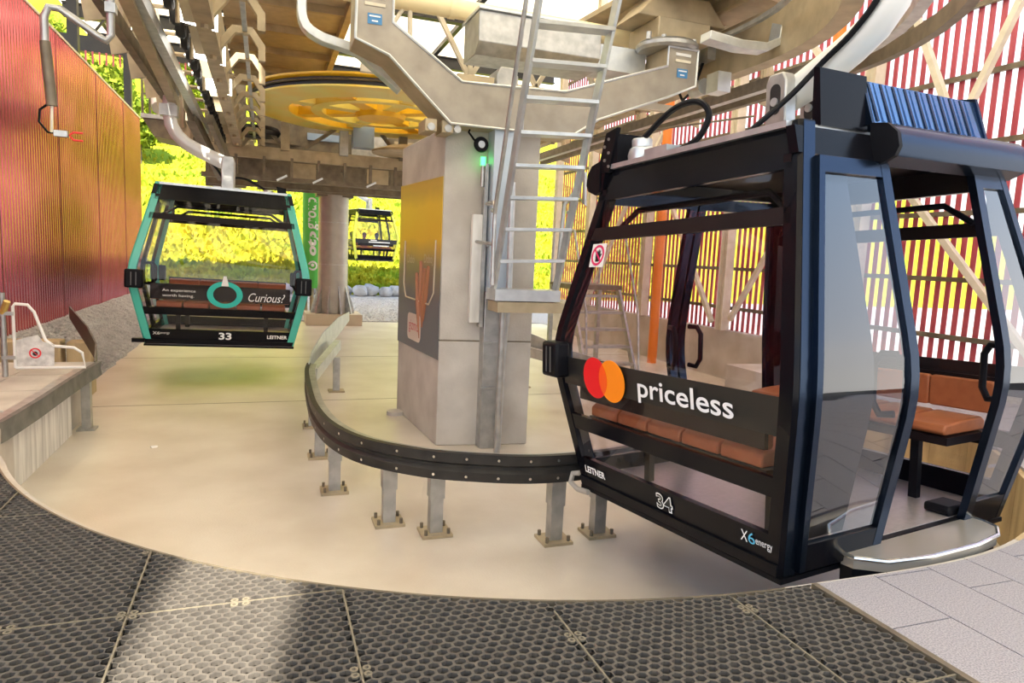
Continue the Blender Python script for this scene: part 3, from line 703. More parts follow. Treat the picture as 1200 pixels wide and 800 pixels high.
# outward side is left of travel direction (right-hand end first)
tdir = path[1] - path[0]
b = MB(); b.sweep(path, SEC); b.build('rubber_face', mat('rail_rubber', (.014, .012, .011), .45, 0, .4, (.028, .025, .022), 8), gr)
b = MB(); b.sweep(path, [(.0, -.06), (.07, -.06), (.07, .125), (.0, .125)]); b.build('back_channel', galv, gr)
scr = None
for i in range(4, len(path) - 2, 3):
    t = (path[i + 1] - path[i - 1]).normalized(); r = t.cross(Vector((0, 0, 1)))
    for z in (.10, -.035):
        p = path[i] - r * .052 + Vector((0, 0, z)) - Vector(gr.location)
        if scr is None: scr = MB().cyl((0, 0, 0), (.006, 0, 0), .011, 8).build('screw', chrome, None); scr.parent = gr; o = scr
        else: o = link_copy(scr, gr)
        o.location = p; o.rotation_euler = (0, 0, math.atan2(r.y, r.x))
anc = None
PP = [(.60, 6.2), (.95, 5.35), (1.27, 5.06), (2.14, 4.70), (2.54, 4.74), (.56, 8.6), (3.4, 5.08), (4.15, 5.68), (4.62, 6.6), (4.62, 8.6), (.55, 7.3)]
for x, y in PP:
    t_ = MB(); t_.bb(x - .05, x + .05, y - .05, y + .05, ZD, ZD + .42); p_ = t_.build('post', galv, gr)
    MB().bb(x - .058, x + .058, y - .058, y + .058, ZD + .30, -.08).build('post_sleeve', galv, gr)
    q = MB(); q.box((x, y, ZD + .012), (.24, .22, .024)); q.build('base_plate', tan, gr)
    for sx in (-1, 1):
        for sy in (-1, 1):
            if anc is None: anc = MB().cyl((0, 0, 0), (0, 0, .045), .014, 6).build('anchor_bolt', tan_d, None); anc.parent = gr; o = anc
            else: o = link_copy(anc, gr)
            o.location = Vector((x + sx * .09, y + sy * .08, -.58)) - Vector(gr.location)
# flared steel fin at the far left end
for s_ in (1, -1):
    mx = (lambda x: x) if s_ == 1 else (lambda x: 5.2 - x)
    b = MB(); P0 = [(.53, 8.9, -.1, .16), (.62, 9.8, -.1, .17), (.85, 10.9, -.02, .30), (1.25, 12.6, .05, .38), (1.6, 14.0, .18, .36)]
    n_ = len(P0)
    for x, y, z0, z1 in P0: b.v += [(mx(x) - .008, y, z0), (mx(x) - .008, y, z1), (mx(x) + .008, y, z1), (mx(x) + .008, y, z0)]
    for i in range(n_ - 1):
        for k in range(4): b.f.append((4 * i + k, 4 * i + (k + 1) % 4, 4 * i + 4 + (k + 1) % 4, 4 * i + 4 + k))
    b.f += [(0, 1, 2, 3), (4 * n_ - 4, 4 * n_ - 1, 4 * n_ - 2, 4 * n_ - 3)]
    b.build('flared_fin', galv_l, gr)
    MB().beam((mx(.58), 8.9, 0), (mx(1.15), 11.6, .02), .10, .16).build('fin_beam', galv_l, gr)
    MB().bb(mx(1.05) - .05, mx(1.05) + .05, 10.7, 10.8, ZD, -.06).build('post', galv, gr); MB().box((mx(1.05), 10.75, ZD + .012), (.24, .22, .024)).build('base_plate', tan, gr)

# the centre group is drawn at 1 : 1.077; here each piece gets its full size and its place on the pit floor
for o, at_ in ((col, (2.5309, 8.9391, -0.7694)),
                 (po, (1.9278, 9.0468, 0.2537)),
                 (ct, (2.6063, 7.9159, -0.7694)),
                 (sq, (2.3909, 7.9267, 2.8924)),
                 (gp, (2.4232, 7.8944, 2.4077)),
                 (sw, (2.3694, 7.9698, 0.7923)),
                 (arms, (2.8002, 7.9698, 3.0863)),
                 (lad, (2.8325, 7.4313, 1.1153)),
                 (gr, (2.8002, 4.8465, -0.7694))):
    o.location = at_; o.scale = (1.077,) * 3

# left edge rail
lr = thing('edge_rail', 'grey edge rail along the left platform side', 'guide rail', (-2.08, 8.5, ZF))
pl = [Vector(p) for p in ((-2.62, 4.6, 0), (-2.40, 5.4, 0), (-2.22, 6.1, 0), (-2.12, 6.8, 0), (-2.09, 7.6, 0), (-2.08, 8.6, 0), (-2.06, 9.4, 0), (-2.03, 10.0, 0))]
b = MB(); b.sweep(pl, [(.0, -.15), (.05, -.15), (.035, -.06), (.05, .03), (.0, .03)]); b.build('rubber_face', mat('worn_rubber', (.17, .165, .15), .5, 0, .4, (.10, .095, .09), 6), lr)
b = MB(); b.sweep(pl, [(-.10, -.10), (.0, -.10), (.0, .02), (-.10, .02)]); b.build('back_channel', galv, lr)
MB().bb(-2.13, -2.03, 9.55, 9.66, ZF, -.12).build('post', galv, lr); MB().box((-2.08, 9.6, ZF + .01), (.2, .2, .02)).build('base_plate', galv, lr)
b = MB()
for x, y, z0, z1 in ((-2.05, 9.95, -.12, .04), (-2.10, 10.3, -.02, .22), (-2.28, 10.7, .12, .40), (-2.62, 11.3, .45, .62)):
    b.v += [(x - .01, y, z0), (x - .01, y, z1), (x + .01, y, z1), (x + .01, y, z0)]
for i in range(3):
    for k in range(4): b.f.append((4 * i + k, 4 * i + (k + 1) % 4, 4 * i + 4 + (k + 1) % 4, 4 * i + 4 + k))
b.f += [(0, 1, 2, 3), (12, 15, 14, 13)]; b.build('deflector_plate', mat('brown_steel', (.12, .10, .085), .5, .5), lr)

# kerb blocks and gate on the left ledge
kb = MB().bb(-3.9, -2.66, 10.9, 11.2, -.35, .17).build('kerb_block', conc_brown, bevel=.02); tag(kb, 'long brown concrete kerb block behind the gate', 'kerb')
kb = MB().bb(-2.60, -2.30, 10.95, 11.25, -.62, .15).build('kerb_block', conc_brown, bevel=.02); tag(kb, 'short brown concrete kerb block under the deflector plate', 'kerb')
gt = thing('swing_gate', 'white tube swing gate with a prohibition sign on the left ledge', 'gate', (-2.7, 9.1, 0))
b = MB(); b.tube([(-2.66, 9.1, .10), (-2.66, 9.1, .80), (-2.64, 9.1, .83), (-2.52, 9.1, .82), (-2.46, 9.1, .74), (-2.36, 9.1, .42), (-2.28, 9.1, .35), (-2.08, 9.1, .33), (-2.0, 9.1, .27), (-1.97, 9.1, .10), (-2.66, 9.1, .10)], .017, 8); b.build('tube_frame', white_p, gt)
sp_ = [(-2.64, .12), (-2.64, .42), (-2.43, .48), (-2.38, .40), (-2.27, .37), (-2.28, .12)]
b = MB(); b.prism(sp_, lambda u, v, t: Vector((u, t, v)), 9.085, 9.09); b.build('plastic_sheet', mat('crumpled_plastic', (.74, .73, .70), .35, 0, .5, (.5, .49, .47), 14, .8, 12), gt)
Mg = basis((-2.46, 9.082, .27), (1, 0, 0), (0, 0, 1))
ringplate(.045, .06, Mg, .003, 'red_ring', red, gt, 24, True); plate(disc(.026, 12, 0, -.005), Mg, .003, 'hand_symbol', ink_black, gt, world=True)
plate([(-.042, .036), (-.036, .042), (.042, -.036), (.036, -.042)], Mg, .004, 'red_bar', red, gt, world=True)
MB().cyl((-2.76, 9.1, 0), (-2.76, 9.1, .95), .03, 10).build('post', galv, gt)
for z in (.2, .7): MB().bb(-2.78, -2.65, 9.07, 9.13, z, z + .04).build('hinge', galv, gt)
MB().cyl((-2.76, 9.1, .72), (-2.70, 9.06, .86), .035, 8).build('latch', mat('brass', (.6, .42, .12), .4, .6), gt)

# hanging sensor pipe on the left
hp = thing('sensor_pipe', 'bent grey pipe hanging with a red forked sensor', 'pipe', (-1.73, 7.0, 2.4))
MB().tube([(-1.71, 7, 2.85), (-1.735, 7, 3.2), (-1.735, 7, 3.42), (-1.70, 7, 3.50), (-1.62, 7, 3.50), (-1.34, 7, 3.32), (-1.28, 7, 3.29), (-1.245, 7, 3.34), (-1.24, 7, 4.4)], .032, 10).build('bent_tube', galv, hp)
MB().cyl((-1.70, 7, 2.70), (-1.735, 7, 3.22), .042, 10).build('sleeve', tan_d, hp)
MB().cyl((-1.71, 7, 2.48), (-1.70, 7, 2.72), .012, 6).build('rod', cream, hp)
MB().tube([(-1.72, 7, 2.72), (-1.79, 7, 2.66), (-1.80, 7, 2.56), (-1.74, 7, 2.48), (-1.68, 7, 2.475)], .010, 6).build('cable', black_s, hp)
MB().bb(-1.69, -1.59, 6.97, 7.03, 2.45, 2.50).build('sensor_body', galv, hp)
b = MB(); b.tube([(-1.48, 7, 2.495), (-1.55, 7, 2.495), (-1.58, 7, 2.47), (-1.55, 7, 2.43), (-1.48, 7, 2.43)], .009, 6); b.build('red_fork', red, hp)
MB().bb(-1.28, -1.20, 6.95, 7.05, 3.52, 3.60).build('bracket', galv, hp)

# ------------------------------------------------------------------ overhead guide track (U shaped)
trk = thing('overhead_track', 'U shaped overhead steel track that carries the cabins round', 'track', (2.6, 3.7, 4.1))
def upath(off, yend, n_=26, yr=17.0): 
    R_ = 3.6 + off
    return [Vector((CX - R_, yend, 0)), Vector((CX - R_, 14, 0)), Vector((CX - R_, 9, 0))] + [Vector((x, y, 0)) for x, y in arc(R_, 180, 360, n_)] + [Vector((CX + R_, 9, 0)), Vector((CX + R_, 14.0, 0)), Vector((CX + R_, yr, 0))]
def box_sec(a0, a1, z0, z1): return [(a0, z0), (a1, z0), (a1, z1), (a0, z1)]
MB().sweep(upath(-.35, 21), box_sec(-.10, .10, 4.10, 4.72)).build('box_girder', tan, trk)
MB().sweep(upath(-.24, 21), box_sec(-.012, .012, 4.70, 4.745)).build('red_cable_duct', red, trk)
MB().sweep(upath(.22, 17), box_sec(-.06, .06, 4.0, 4.16)).build('running_rail', galv, trk)
MB().sweep(upath(.62, 14.3), box_sec(-.05, .05, 4.02, 4.2)).build('guide_rail_outer', tan_d, trk)
MB().sweep(upath(-.75, 21), box_sec(-.03, .03, 4.45, 4.5)).build('cable_pipe', galv, trk)
# hex shaped bracket frames
def bracket(side, y):
    s_ = -1 if side == 'l' else 1; x0 = CX + s_ * 3.25
    P_ = [(0, 4.05), (.0, 4.75), (.35, 5.05), (.95, 5.05), (1.05, 4.9), (1.05, 4.15)]
    b = MB(); b.tube([(x0 + s_ * u, y, z) for u, z in P_], .045, 6); b.prism([(0, 4.1), (.22, 4.1), (.3, 4.45), (.22, 4.9), (0, 4.8)], lambda u, v, t: Vector((x0 + s_ * u, t, v)), y - .012, y + .012)
    b.prism([(1.0, 4.0), (1.2, 3.95), (1.25, 4.3), (1.1, 4.9), (.95, 4.9)], lambda u, v, t: Vector((x0 + s_ * u, t, v)), y - .012, y + .012)
    P2 = [(.02, 4.18), (-.24, 4.52), (-.50, 4.52), (-.66, 4.30), (-.66, 4.10), (-.57, 4.10), (-.57, 4.27), (-.46, 4.43), (-.28, 4.43), (-.03, 4.10)]
    b.prism(P2, lambda u, v, t: Vector((x0 + s_ * u, t, v)), y - .06, y + .06)
    return b.build('bracket', tan, trk)
for y in (7.6, 9.0, 10.4, 11.8, 13.2, 14.6, 16.0, 17.4, 18.8, 20.2): bracket('l', y)
for y in (8.6, 10.4, 12.2, 14, 15.8): bracket('r', y)
ty = None
tyre_m = mat('tyre_rubber', (.02, .02, .02), .7)
def tyre(x, y, z=4.42):
    global ty
    if ty is None:
        b = MB(); b.lathe((0, 0, 0), [(.09, -.05), (.17, -.055), (.195, -.03), (.195, .03), (.17, .055), (.09, .05)], 20, (1, 0, 0)); ty = b.build('tyre', tyre_m, None); ty.parent = trk
        o = ty
    else: o = link_copy(ty, trk)
    o.location = Vector((x, y, z)) - Vector(trk.location); return o
for i in range(22): tyre(CX - 3.62, 7.9 + i * .58)
for i in range(13): tyre(CX + 3.62, 7.6 + i * .58)
b = MB()
for i in range(22): y = 7.9 + i * .58; b.cyl((CX - 3.3, y, 4.42), (CX - 3.75, y, 4.42), .03, 8)
for i in range(13): y = 7.6 + i * .58; b.cyl((CX + 3.3, y, 4.42), (CX + 3.75, y, 4.42), .03, 8)
b.build('axles', galv, trk)
# vertical side plates with bolt holes on the left branch
for i, y in enumerate((8.3, 10.3, 12.3, 14.3)):
    b = MB(); b.prism([(-.35, 4.0), (.35, 4.0), (.5, 4.25), (.3, 4.62), (-.3, 4.62), (-.5, 4.25)], lambda u, v, t: Vector((t, y + u, v)), CX - 3.98, CX - 3.955); b.build('side_plate', tan, trk)
    b = MB()
    for k in range(6): a = k * PI / 3; b.cyl((CX - 3.99, y + .22 * math.cos(a), 4.3 + .18 * math.sin(a)), (CX - 3.95, y + .22 * math.cos(a), 4.3 + .18 * math.sin(a)), .028, 8)
    b.build('bolt_heads', galv, trk)
# inner front plates with grey boxes on the right branch
for i, (y, z) in enumerate(((8.2, 4.55), (9.6, 4.5), (11.2, 4.5))): MB().bb(CX + 3.02, CX + 3.15, y, y + .35, z - .18, z + .1).build('sensor_box', [galv, tan_d, galv_l][i], trk)
b = MB(); b.tube([(CX + 3.1, 8.4, 4.4), (CX + 3.0, 8.45, 4.0), (CX + 3.0, 8.7, 3.92), (CX + 3.05, 8.9, 4.1)], .02, 6); b.build('hose', black_s, trk)
b = MB(); b.cyl((CX + 2.95, 8.1, 3.98), (CX + 2.95, 8.35, 3.98), .11, 14); b.bb(CX + 2.9, CX + 3.1, 7.75, 8.0, 3.85, 4.1); b.build('drive_motor', galv_l, trk)

# straight rail end on the far left with its own bracket
sr = MB(); sr.beam((-1.28, 7.4, 4.06), (-1.47, 13.7, 4.0), .13, .2); sr.beam((-1.28, 7.4, 4.20), (-1.47, 13.7, 4.14), .18, .03)
o = sr.build('entry_rail', tan); tag(o, 'straight brown entry rail at upper left ending over the teal cabin', 'rail')

# work lamps under the left branch
for i, (y, lab) in enumerate(((9.2, 'nearest'), (10.85, 'middle'), (12.9, 'farthest'))):
    t = thing('work_lamp', 'white square work lamp under the left track, %s of three' % lab, 'lamp', (-.72, y, 4.2), group='work lamps under the left track')
    b = MB(); b.prism([(-.2, -.10), (.2, -.16), (.2, .10), (-.2, .16)], lambda u, v, t_: Vector((-.72 + u, y + t_, 4.25 + v)), -.02, .02); b.build('face', lamp_m, t)
    b = MB(); b.tube([(-.95, y - .03, 4.12), (-.95, y - .03, 4.42), (-.7, y - .03, 4.50), (-.45, y - .03, 4.42)], .025, 6); b.build('frame', tan, t)

# underside panels (maintenance cover) between the branches
cov = thing('deck_underside', 'ribbed brown steel deck underside above the yellow wheel', 'deck', (.3, 15, 6.0))
ed = [11.0, 12.3, 13.6, 15.2, 16.9, 18.7, 20.4]
for i in range(6): MB().bb(-.75, 1.42, ed[i] + .02, ed[i + 1] - .02, 6.0, 6.06).build('panel', mat('deck_panel', (.56, .48, .34), .5, .25, .4, (.47, .40, .28), 5), cov)
for y in ed: MB().bb(-.85, 1.5, y - .05, y + .05, 5.86, 6.0).build('rib', tan, cov)
for x in (-.85, 1.45): MB().bb(x - .06, x + .06, 10.8, 20.6, 5.80, 6.08).build('side_beam', tan, cov)
MB().beam((-.9, 9.4, 5.35), (1.5, 9.4, 5.35), .2, .24).build('front_beam', tan, cov)
for x in (-.8, 1.4): MB().beam((x, 9.4, 5.4), (x, 11.0, 6.0), .1, .14).build('link', tan, cov)
for x in (-.8, 1.4): MB().bb(x - .05, x + .05, 15, 15.1, 6.05, ROOF_Z - .1).build('hanger_rod', tan_d, cov)

# curved silver cable duct at upper centre left
cdct = MB(); P_ = [(.425, 8.5, 5.1), (.393, 8.5, 4.31), (.395, 8.5, 4.22), (.41, 8.5, 4.15), (.44, 8.5, 4.09), (.49, 8.5, 4.045), (.56, 8.5, 4.01), (.64, 8.5, 3.98), (.96, 8.5, 3.92), (1.06, 8.5, 3.88), (1.14, 8.5, 3.82), (1.54, 8.5, 3.53)]
cdct.sweep([Vector(p) for p in P_], [(-.05, -.09), (.05, -.09), (.05, .09), (-.05, .09)], up=(0, 1, 0))
tag(cdct.build('curved_duct', galv_l, bevel=.008), 'silver cable duct bending behind the left fork arm', 'cable duct')
cd2 = MB(); P_ = [(4.75, 7.0, 4.20), (5.2, 7.0, 4.16), (5.55, 7.0, 4.18), (5.75, 7.0, 4.28), (5.8, 7.0, 4.6)]
cd2.sweep([Vector(p) for p in P_], [(-.05, -.10), (.05, -.10), (.05, .10), (-.05, .10)], up=(0, 1, 0))
tag(cd2.build('curved_duct', galv_l, bevel=.008), 'silver cable duct bending upward right of the right fork arm', 'cable duct')

# galvanised box and tubes coloured yellow as if sunlit at the top centre
bx_ = thing('duct_box', 'galvanised sheet box hanging behind the ladder top', 'duct', (3.1, 8.4, 4.0))
b = MB(); b.prism([(8.05, 4.45), (8.05, 4.10), (8.2, 3.98), (8.7, 3.98), (8.7, 4.45)], lambda u, v, t: Vector((t, u, v)), 2.36, 3.95); b.build('body', galv, bx_, bevel=.01)
MB().bb(2.34, 3.98, 8.0, 8.75, 4.45, 4.48).build('lid_flange', galv_l, bx_)
MB().bb(3.97, 4.65, 8.15, 8.6, 4.02, 4.32).build('side_box', galv_l, bx_)
tb = MB(); tb.cyl((.9, 8.9, 4.70), (5.3, 8.9, 4.70), .12, 18); tb.cyl((2.2, 8.9, 4.70), (2.28, 8.9, 4.70), .13, 18)
tag(tb.build('cross_tube', mat('sunlit_tube', (.86, .74, .44), .4), bevel=0), 'fat steel tube in sunlit cream crossing above the fork', 'tube')
trs = thing('roof_truss', 'cream lattice truss above the fork arms', 'truss', (3.2, 9.6, 4.6))
for i in range(7): MB().beam((2.2 + i * .5, 9.6, 4.05 if i % 2 else 4.9), (2.7 + i * .5, 9.6, 4.9 if i % 2 else 4.05), .06, .06, (0, 1, 0)).build('web_member', cream, trs)
for z in (4.0, 4.95): MB().bb(1.2, 6.0, 9.55, 9.65, z - .05, z + .05).build('chord', cream, trs)
for x in (2.7, 3.2): MB().bb(x - .03, x + .03, 9.55, 9.62, 4.0, 4.95).build('post', cream, trs)
hr = MB(); hr.tube([(1.25, 8.9, 4.95), (1.62, 8.9, 4.95), (1.70, 8.9, 4.88), (1.72, 8.9, 3.85)], .03, 8); hr.tube([(1.71, 8.9, 4.75), (1.35, 8.9, 4.15)], .025, 8)
tag(hr.build('hand_rail', cream), 'bent cream hand rail above the left fork arm', 'hand rail')
bkt = thing('block_beam', 'tan deck underside above the right fork arm', 'deck', (5.4, 8.0, 4.9))
b = MB(); b.prism([(4.5, 7.0), (6.3, 7.4), (6.3, 10.4), (4.2, 10.4)], lambda u, v, t: Vector((u, v, t)), 4.98, 5.05); b.build('plate', tan, bkt)
MB().beam((4.45, 6.95, 4.94), (6.35, 7.35, 4.94), .08, .14).build('edge_beam', cream, bkt)
MB().bb(4.6, 4.7, 7.3, 10.2, 4.85, 4.98).build('rib', tan, bkt); MB().bb(5.5, 5.6, 7.4, 10.2, 4.85, 4.98).build('rib', tan, bkt)
drm = MB(); drm.lathe((5.95, 6.7, 4.98), [(0, -.22), (.22, -.22), (.24, -.2), (.24, .2), (.22, .22), (0, .22)], 24, None)
tag(drm.build('cable_drum', mat('pale_plastic', (.85, .82, .70), .4)), 'pale round drum under the track near the hanger arm', 'drum')

# ------------------------------------------------------------------ bullwheel
bw = thing('bull_wheel', 'large yellow spoked bullwheel lying flat under the deck', 'wheel', (2.6, 16.9, 4.9))
c = (2.6, 16.9, 4.9); RW = 2.95
MB().lathe(c, [(RW - .04, .06), (RW + .02, .10), (RW + .02, .14), (RW - .5, .14), (RW - .5, .06)], 72).build('upper_flange', yellow, bw)
MB().lathe(c, [(RW - .10, -.10), (RW - .05, -.08), (RW - .05, .06), (RW - .10, .08)], 72).build('groove_liner', dark, bw)
MB().lathe(c, [(RW - .01, -.02), (RW + .02, 0), (RW - .01, .02), (RW - .04, 0)], 72).build('haul_rope_turn', tan_d, bw)
MB().lathe(c, [(RW + .01, -.10), (RW + .01, -.14), (RW - .85, -.16), (RW - .85, -.10)], 72).build('lower_flange', yellow_p, bw)
MB().lathe(c, [(RW - .80, -.14), (RW - .86, -.14), (RW - .86, .14), (RW - .80, .14)], 60).build('inner_rim', yellow, bw)
MB().lathe(c, [(0, -.2), (.55, -.2), (.6, -.1), (.6, .2), (0, .2)], 32).build('hub', yellow, bw)
for i in range(8):
    a = i * PI / 4 + .2; d = Vector((math.cos(a), math.sin(a), 0)); MB().beam(Vector(c) + d * .5, Vector(c) + d * 2.15, .34, .2).build('spoke', yellow if i % 2 else yellow_p, bw)
MB().lathe(c, [(1.35, -.12), (1.6, -.12), (1.6, .1), (1.35, .1)], 48).build('mid_ring', yellow_p, bw)
MB().cyl(Vector(c) + Vector((0, 0, .1)), Vector(c) + Vector((0, 0, 1.0)), .3, 20).build('shaft', tan_d, bw)
# haul ropes out of the hall
for x, lab in ((-.35, 'left'), (5.55, 'right')):
    b = MB(); b.cyl((x, 16.9, 4.9), (x, 60, 6.0 if x > 0 else 6.0), .025, 6); tag(b.build('haul_rope', tan_d), 'thin steel haul rope running out over the %s lane' % lab, 'rope')

# ------------------------------------------------------------------ far machinery frame
ff = thing('machine_frame', 'dark steel machinery frame spanning behind the bullwheel', 'steel frame', (2, 20, 3.4))
for (y, z0, z1, m) in ((19.4, 3.86, 4.16, tan), (21.2, 3.86, 4.16, tan_d), (19.2, 3.28, 3.40, tan_d), (21.4, 3.28, 3.42, tan_d)): MB().bb(-1.5, 7.6, y, y + .16, z0, z1).build('cross_beam', m, ff)
for i in range(14): x = -1.4 + i * .68; MB().bb(x, x + .07, 19.2, 19.28, 3.3, 3.9).build('upright', tan_d, ff)
for i in range(13):
    x = -1.3 + i * .68; MB().bb(x, x + .62, 20.4, 20.44, 3.40, 3.92).build('back_panel', tan_d if i % 3 else tan, ff)
for i, x in enumerate((-1.2, .4, 1.9, 3.5, 5.2)): MB().bb(x, x + .22, 19.3, 19.5, 4.1, 6.0).build('upright', [tan_d, tan, galv, tan_d, tan][i], ff)
for p, q in (((.45, 19.4, 4.2), (-.9, 19.4, 5.6)), ((1.0, 19.4, 4.2), (1.95, 19.4, 4.9)), ((3.5, 19.4, 4.2), (2.5, 19.4, 5.4))): MB().beam(p, q, .09, .12, (0, 1, 0)).build('diagonal', tan_d, ff)
for xa, xb in ((-1.6, -.5), (-.2, 5.4), (5.7, 7.7)): MB().bb(xa, xb, 21.9, 22.0, 3.25, 6.4).build('dark_rear_sheet', tan_d, ff)
for i in range(7): MB().bb(-1.4 + i * 1.3, -.3 + i * 1.3, 21.82, 21.9, 4.4 + (i % 3) * .2, 5.0 + (i % 2) * .3).build('rear_panel', [tan, tan_d, bluegrey, galv, tan, bluegrey, tan_d][i], ff)
MB().lathe((-.2, 19.6, 4.55), [(.2, -.08), (.55, -.10), (.62, 0), (.55, .10), (.2, .08)], 24).build('deflection_sheave', dark, ff)
MB().lathe((3.6, 18.6, 4.28), [(0, .16), (.5, .10), (.95, -.05), (.95, -.1), (0, -.1)], 28).build('gear_cover', tan, ff)
MB().bb(2.2, 2.75, 18.9, 19.3, 4.3, 4.9).build('gear_box', bluegrey, ff)
for x in (0.3, 1.2, 2.6, 4.1): MB().beam((x, 19.15, 3.3), (x + .25, 19.15, 3.44), .05, .1, (0, 1, 0)).build('plate', galv_l, ff)

# back steel column and banner post
bc = thing('steel_column', 'round grey steel column with ribbed base behind the guide rail', 'column', (2.04, 22.4, -.6))
MB().cyl((2.04, 22.4, -.42), (2.04, 22.4, 3.35), .46, 32).build('shaft', mat('grey_steel_tube', (.46, .43, .38), .45, .4, .4, (.38, .35, .31), 3), bc)
for z in (1.1, 2.4): MB().lathe((2.04, 22.4, z), [(.455, 0), (.468, 0), (.468, .03), (.455, .03)], 32).build('weld_band', galv, bc)
for i in range(10):
    a = i * PI / 5; d = Vector((math.cos(a), math.sin(a), 0)); b = MB(); t_ = Vector((-d.y, d.x, 0))
    b.prism([(.45, -.42), (.68, -.42), (.66, -.3), (.46, .45)], lambda u, v, t: Vector((2.04, 22.4, 0)) + d * u + Vector((0, 0, v)) + t_ * t, -.02, .02); b.build('base_rib', galv, bc)
MB().bb(1.2, 2.9, 21.75, 23.1, -.78, -.42).build('base_block', mat('beige_block', (.55, .46, .33), .6), bc)
MB().bb(1.5, 2.6, 22.0, 22.8, 3.2, 3.36).build('head_plate', tan_d, bc)
bp_ = thing('banner_post', 'green wrapped banner post beside the round steel column', 'banner', (1.5, 24, -.66))
MB().cyl((1.5, 24, .27), (1.5, 24, 3.45), .31, 32).build('green_sleeve', green, bp_); MB().cyl((1.5, 24, 3.45), (1.5, 24, 3.92), .31, 32).build('blue_grey_cap', bluegrey, bp_)
for dx in (-.2, 0, .2): MB().cyl((1.5 + dx, 24 + abs(dx) * .3, -.66), (1.5 + dx, 24 + abs(dx) * .3, .3), .07, 10).build('leg', tan, bp_)
def wraptext(s, name, length, m, parent, c0, R_, zc, ang0, hgt, bold=.02):
    """lettering running up a cylinder, bent round its surface"""
    o = text(s, name, length, m, parent, Matrix.Identity(4), height=hgt, ex=0, shear=.12, outline=bold)
    M_ = wm(parent).inverted()
    for v in o.data.vertices:
        u, h_ = v.co.x, v.co.y; a = ang0 + h_ / R_
        # text x runs up (+z); text y (its up) points to the viewer's left
        v.co = M_ @ Vector((c0[0] + (R_ + .004) * math.sin(-a), c0[1] - (R_ + .004) * math.cos(a), zc + u))
    return o
wraptext('otp', 'lettering', .80, ink_white, bp_, (1.5, 24), .31, 1.75, -.06, .36, .05)
wraptext('group', 'lettering', 1.05, ink_white, bp_, (1.5, 24), .31, 2.72, -.10, .38)
b = MB()
for i in range(24):
    a = 2 * PI * i / 24
    if 1.1 < a < 2.0: continue
    a2 = a + 2 * PI / 24
    for r0, r1 in ((.10, .16),):
        Q = []
        for rr, aa in ((r0, a), (r1, a), (r1, a2), (r0, a2)):
            u, h_ = rr * math.cos(aa), rr * math.sin(aa); t = h_ / .31 - .02; Q.append((1.5 - .315 * math.sin(t), 24 - .315 * math.cos(t), 1.02 + u))
        b.add(Q, [(0, 1, 2, 3)])
b.lathe((1.5, 23.685, 1.04), [(0, .004), (.055, .004), (.055, -.004), (0, -.004)], 14, (0, 1, 0)); b.build('swirl_mark', ink_white, bp_, rec=False)

# maintenance basket upper left far
mb_ = thing('work_basket', 'small railed work basket hanging high before the hillside', 'basket', (-2.45, 20, 4.2))
b = MB(); b.prism([(-2.85, 4.62), (-2.6, 4.2), (-1.9, 4.1), (-1.9, 4.62)], lambda u, v, t: Vector((u, t, v)), 19.6, 20.8); b.build('tray', tan_d, mb_)
MB().bb(-2.88, -1.9, 19.55, 20.85, 4.62, 4.72).build('rim', galv, mb_)
for x in (-2.84, -2.5, -2.15):
    for y in (19.6, 20.8): MB().bb(x - .025, x + .025, y - .025, y + .025, 4.7, 5.75).build('rail_post', tan_d, mb_)
for y in (19.6, 20.8):
    for z in (5.2, 5.72): MB().beam((-2.84, y, z), (-1.9, y, z), .04, .04).build('rail', tan_d, mb_)
    MB().beam((-2.84, y, 5.7), (-2.15, y, 4.75), .03, .03, (0, 1, 0)).build('rail_brace', tan_d, mb_)
MB().beam((-2.0, 20.2, 4.3), (-.4, 20.2, 4.1), .1, .14).build('carry_beam', tan_d, mb_)
pst = MB(); pst.cyl((-1.95, 15.5, 4.2), (-2.6, 19.5, 7.6), .14, 14); tag(pst.build('slanted_tube', mat('bright_tube', (.86, .84, .74), .4)), 'thick pale slanted tube at upper left', 'tube')
twin = MB(); twin.beam((-1.32, 14.6, 4.0), (-1.02, 19.0, 3.3), .16, .26); twin.beam((-1.0, 15.0, 4.0), (-.72, 19.0, 3.35), .1, .2)
tag(twin.build('descending_rail', tan_d), 'dark descending guide rail behind the teal cabin hanger', 'rail')

# ------------------------------------------------------------------ gondola cabins
ZM, ZT = 1.05, 2.45
def smin(a, b_, k=.10):
    h_ = max(k - abs(a - b_), 0) / k; return min(a, b_) - h_ * h_ * k * .25
def HW(z): return smin(1.0 + .215 * z / ZM, 1.215 + (.905 - 1.215) * (z - ZM) / (ZT - ZM))
def HL(z): return smin(1.093 + .182 * z / ZM, 1.275 + (.952 - 1.275) * (z - ZM) / (ZT - ZM))
def zs(z0, z1, n_=None):
    n_ = n_ or max(1, int((z1 - z0) / .12)); return [z0 + (z1 - z0) * i / n_ for i in range(n_ + 1)]
PW = .105
def end_panel(s, z0, z1, th=.03, off=-.01, inset=PW, y0=None, y1=None):
    b = MB(); Z = zs(z0, z1)
    for z in Z:
        ya = -(HW(z) - inset) if y0 is None else y0; yb = HW(z) - inset if y1 is None else y1
        xo = s * (HL(z) + off); xi = s * (HL(z) + off - th); b.v += [(xo, ya, z), (xo, yb, z), (xi, yb, z), (xi, ya, z)]
    n_ = len(Z)
    for i in range(n_ - 1):
        for k in range(4): b.f.append((4 * i + k, 4 * i + (k + 1) % 4, 4 * i + 4 + (k + 1) % 4, 4 * i + 4 + k))
    b.f += [(3, 2, 1, 0), (4 * n_ - 4, 4 * n_ - 3, 4 * n_ - 2, 4 * n_ - 1)]
    return b
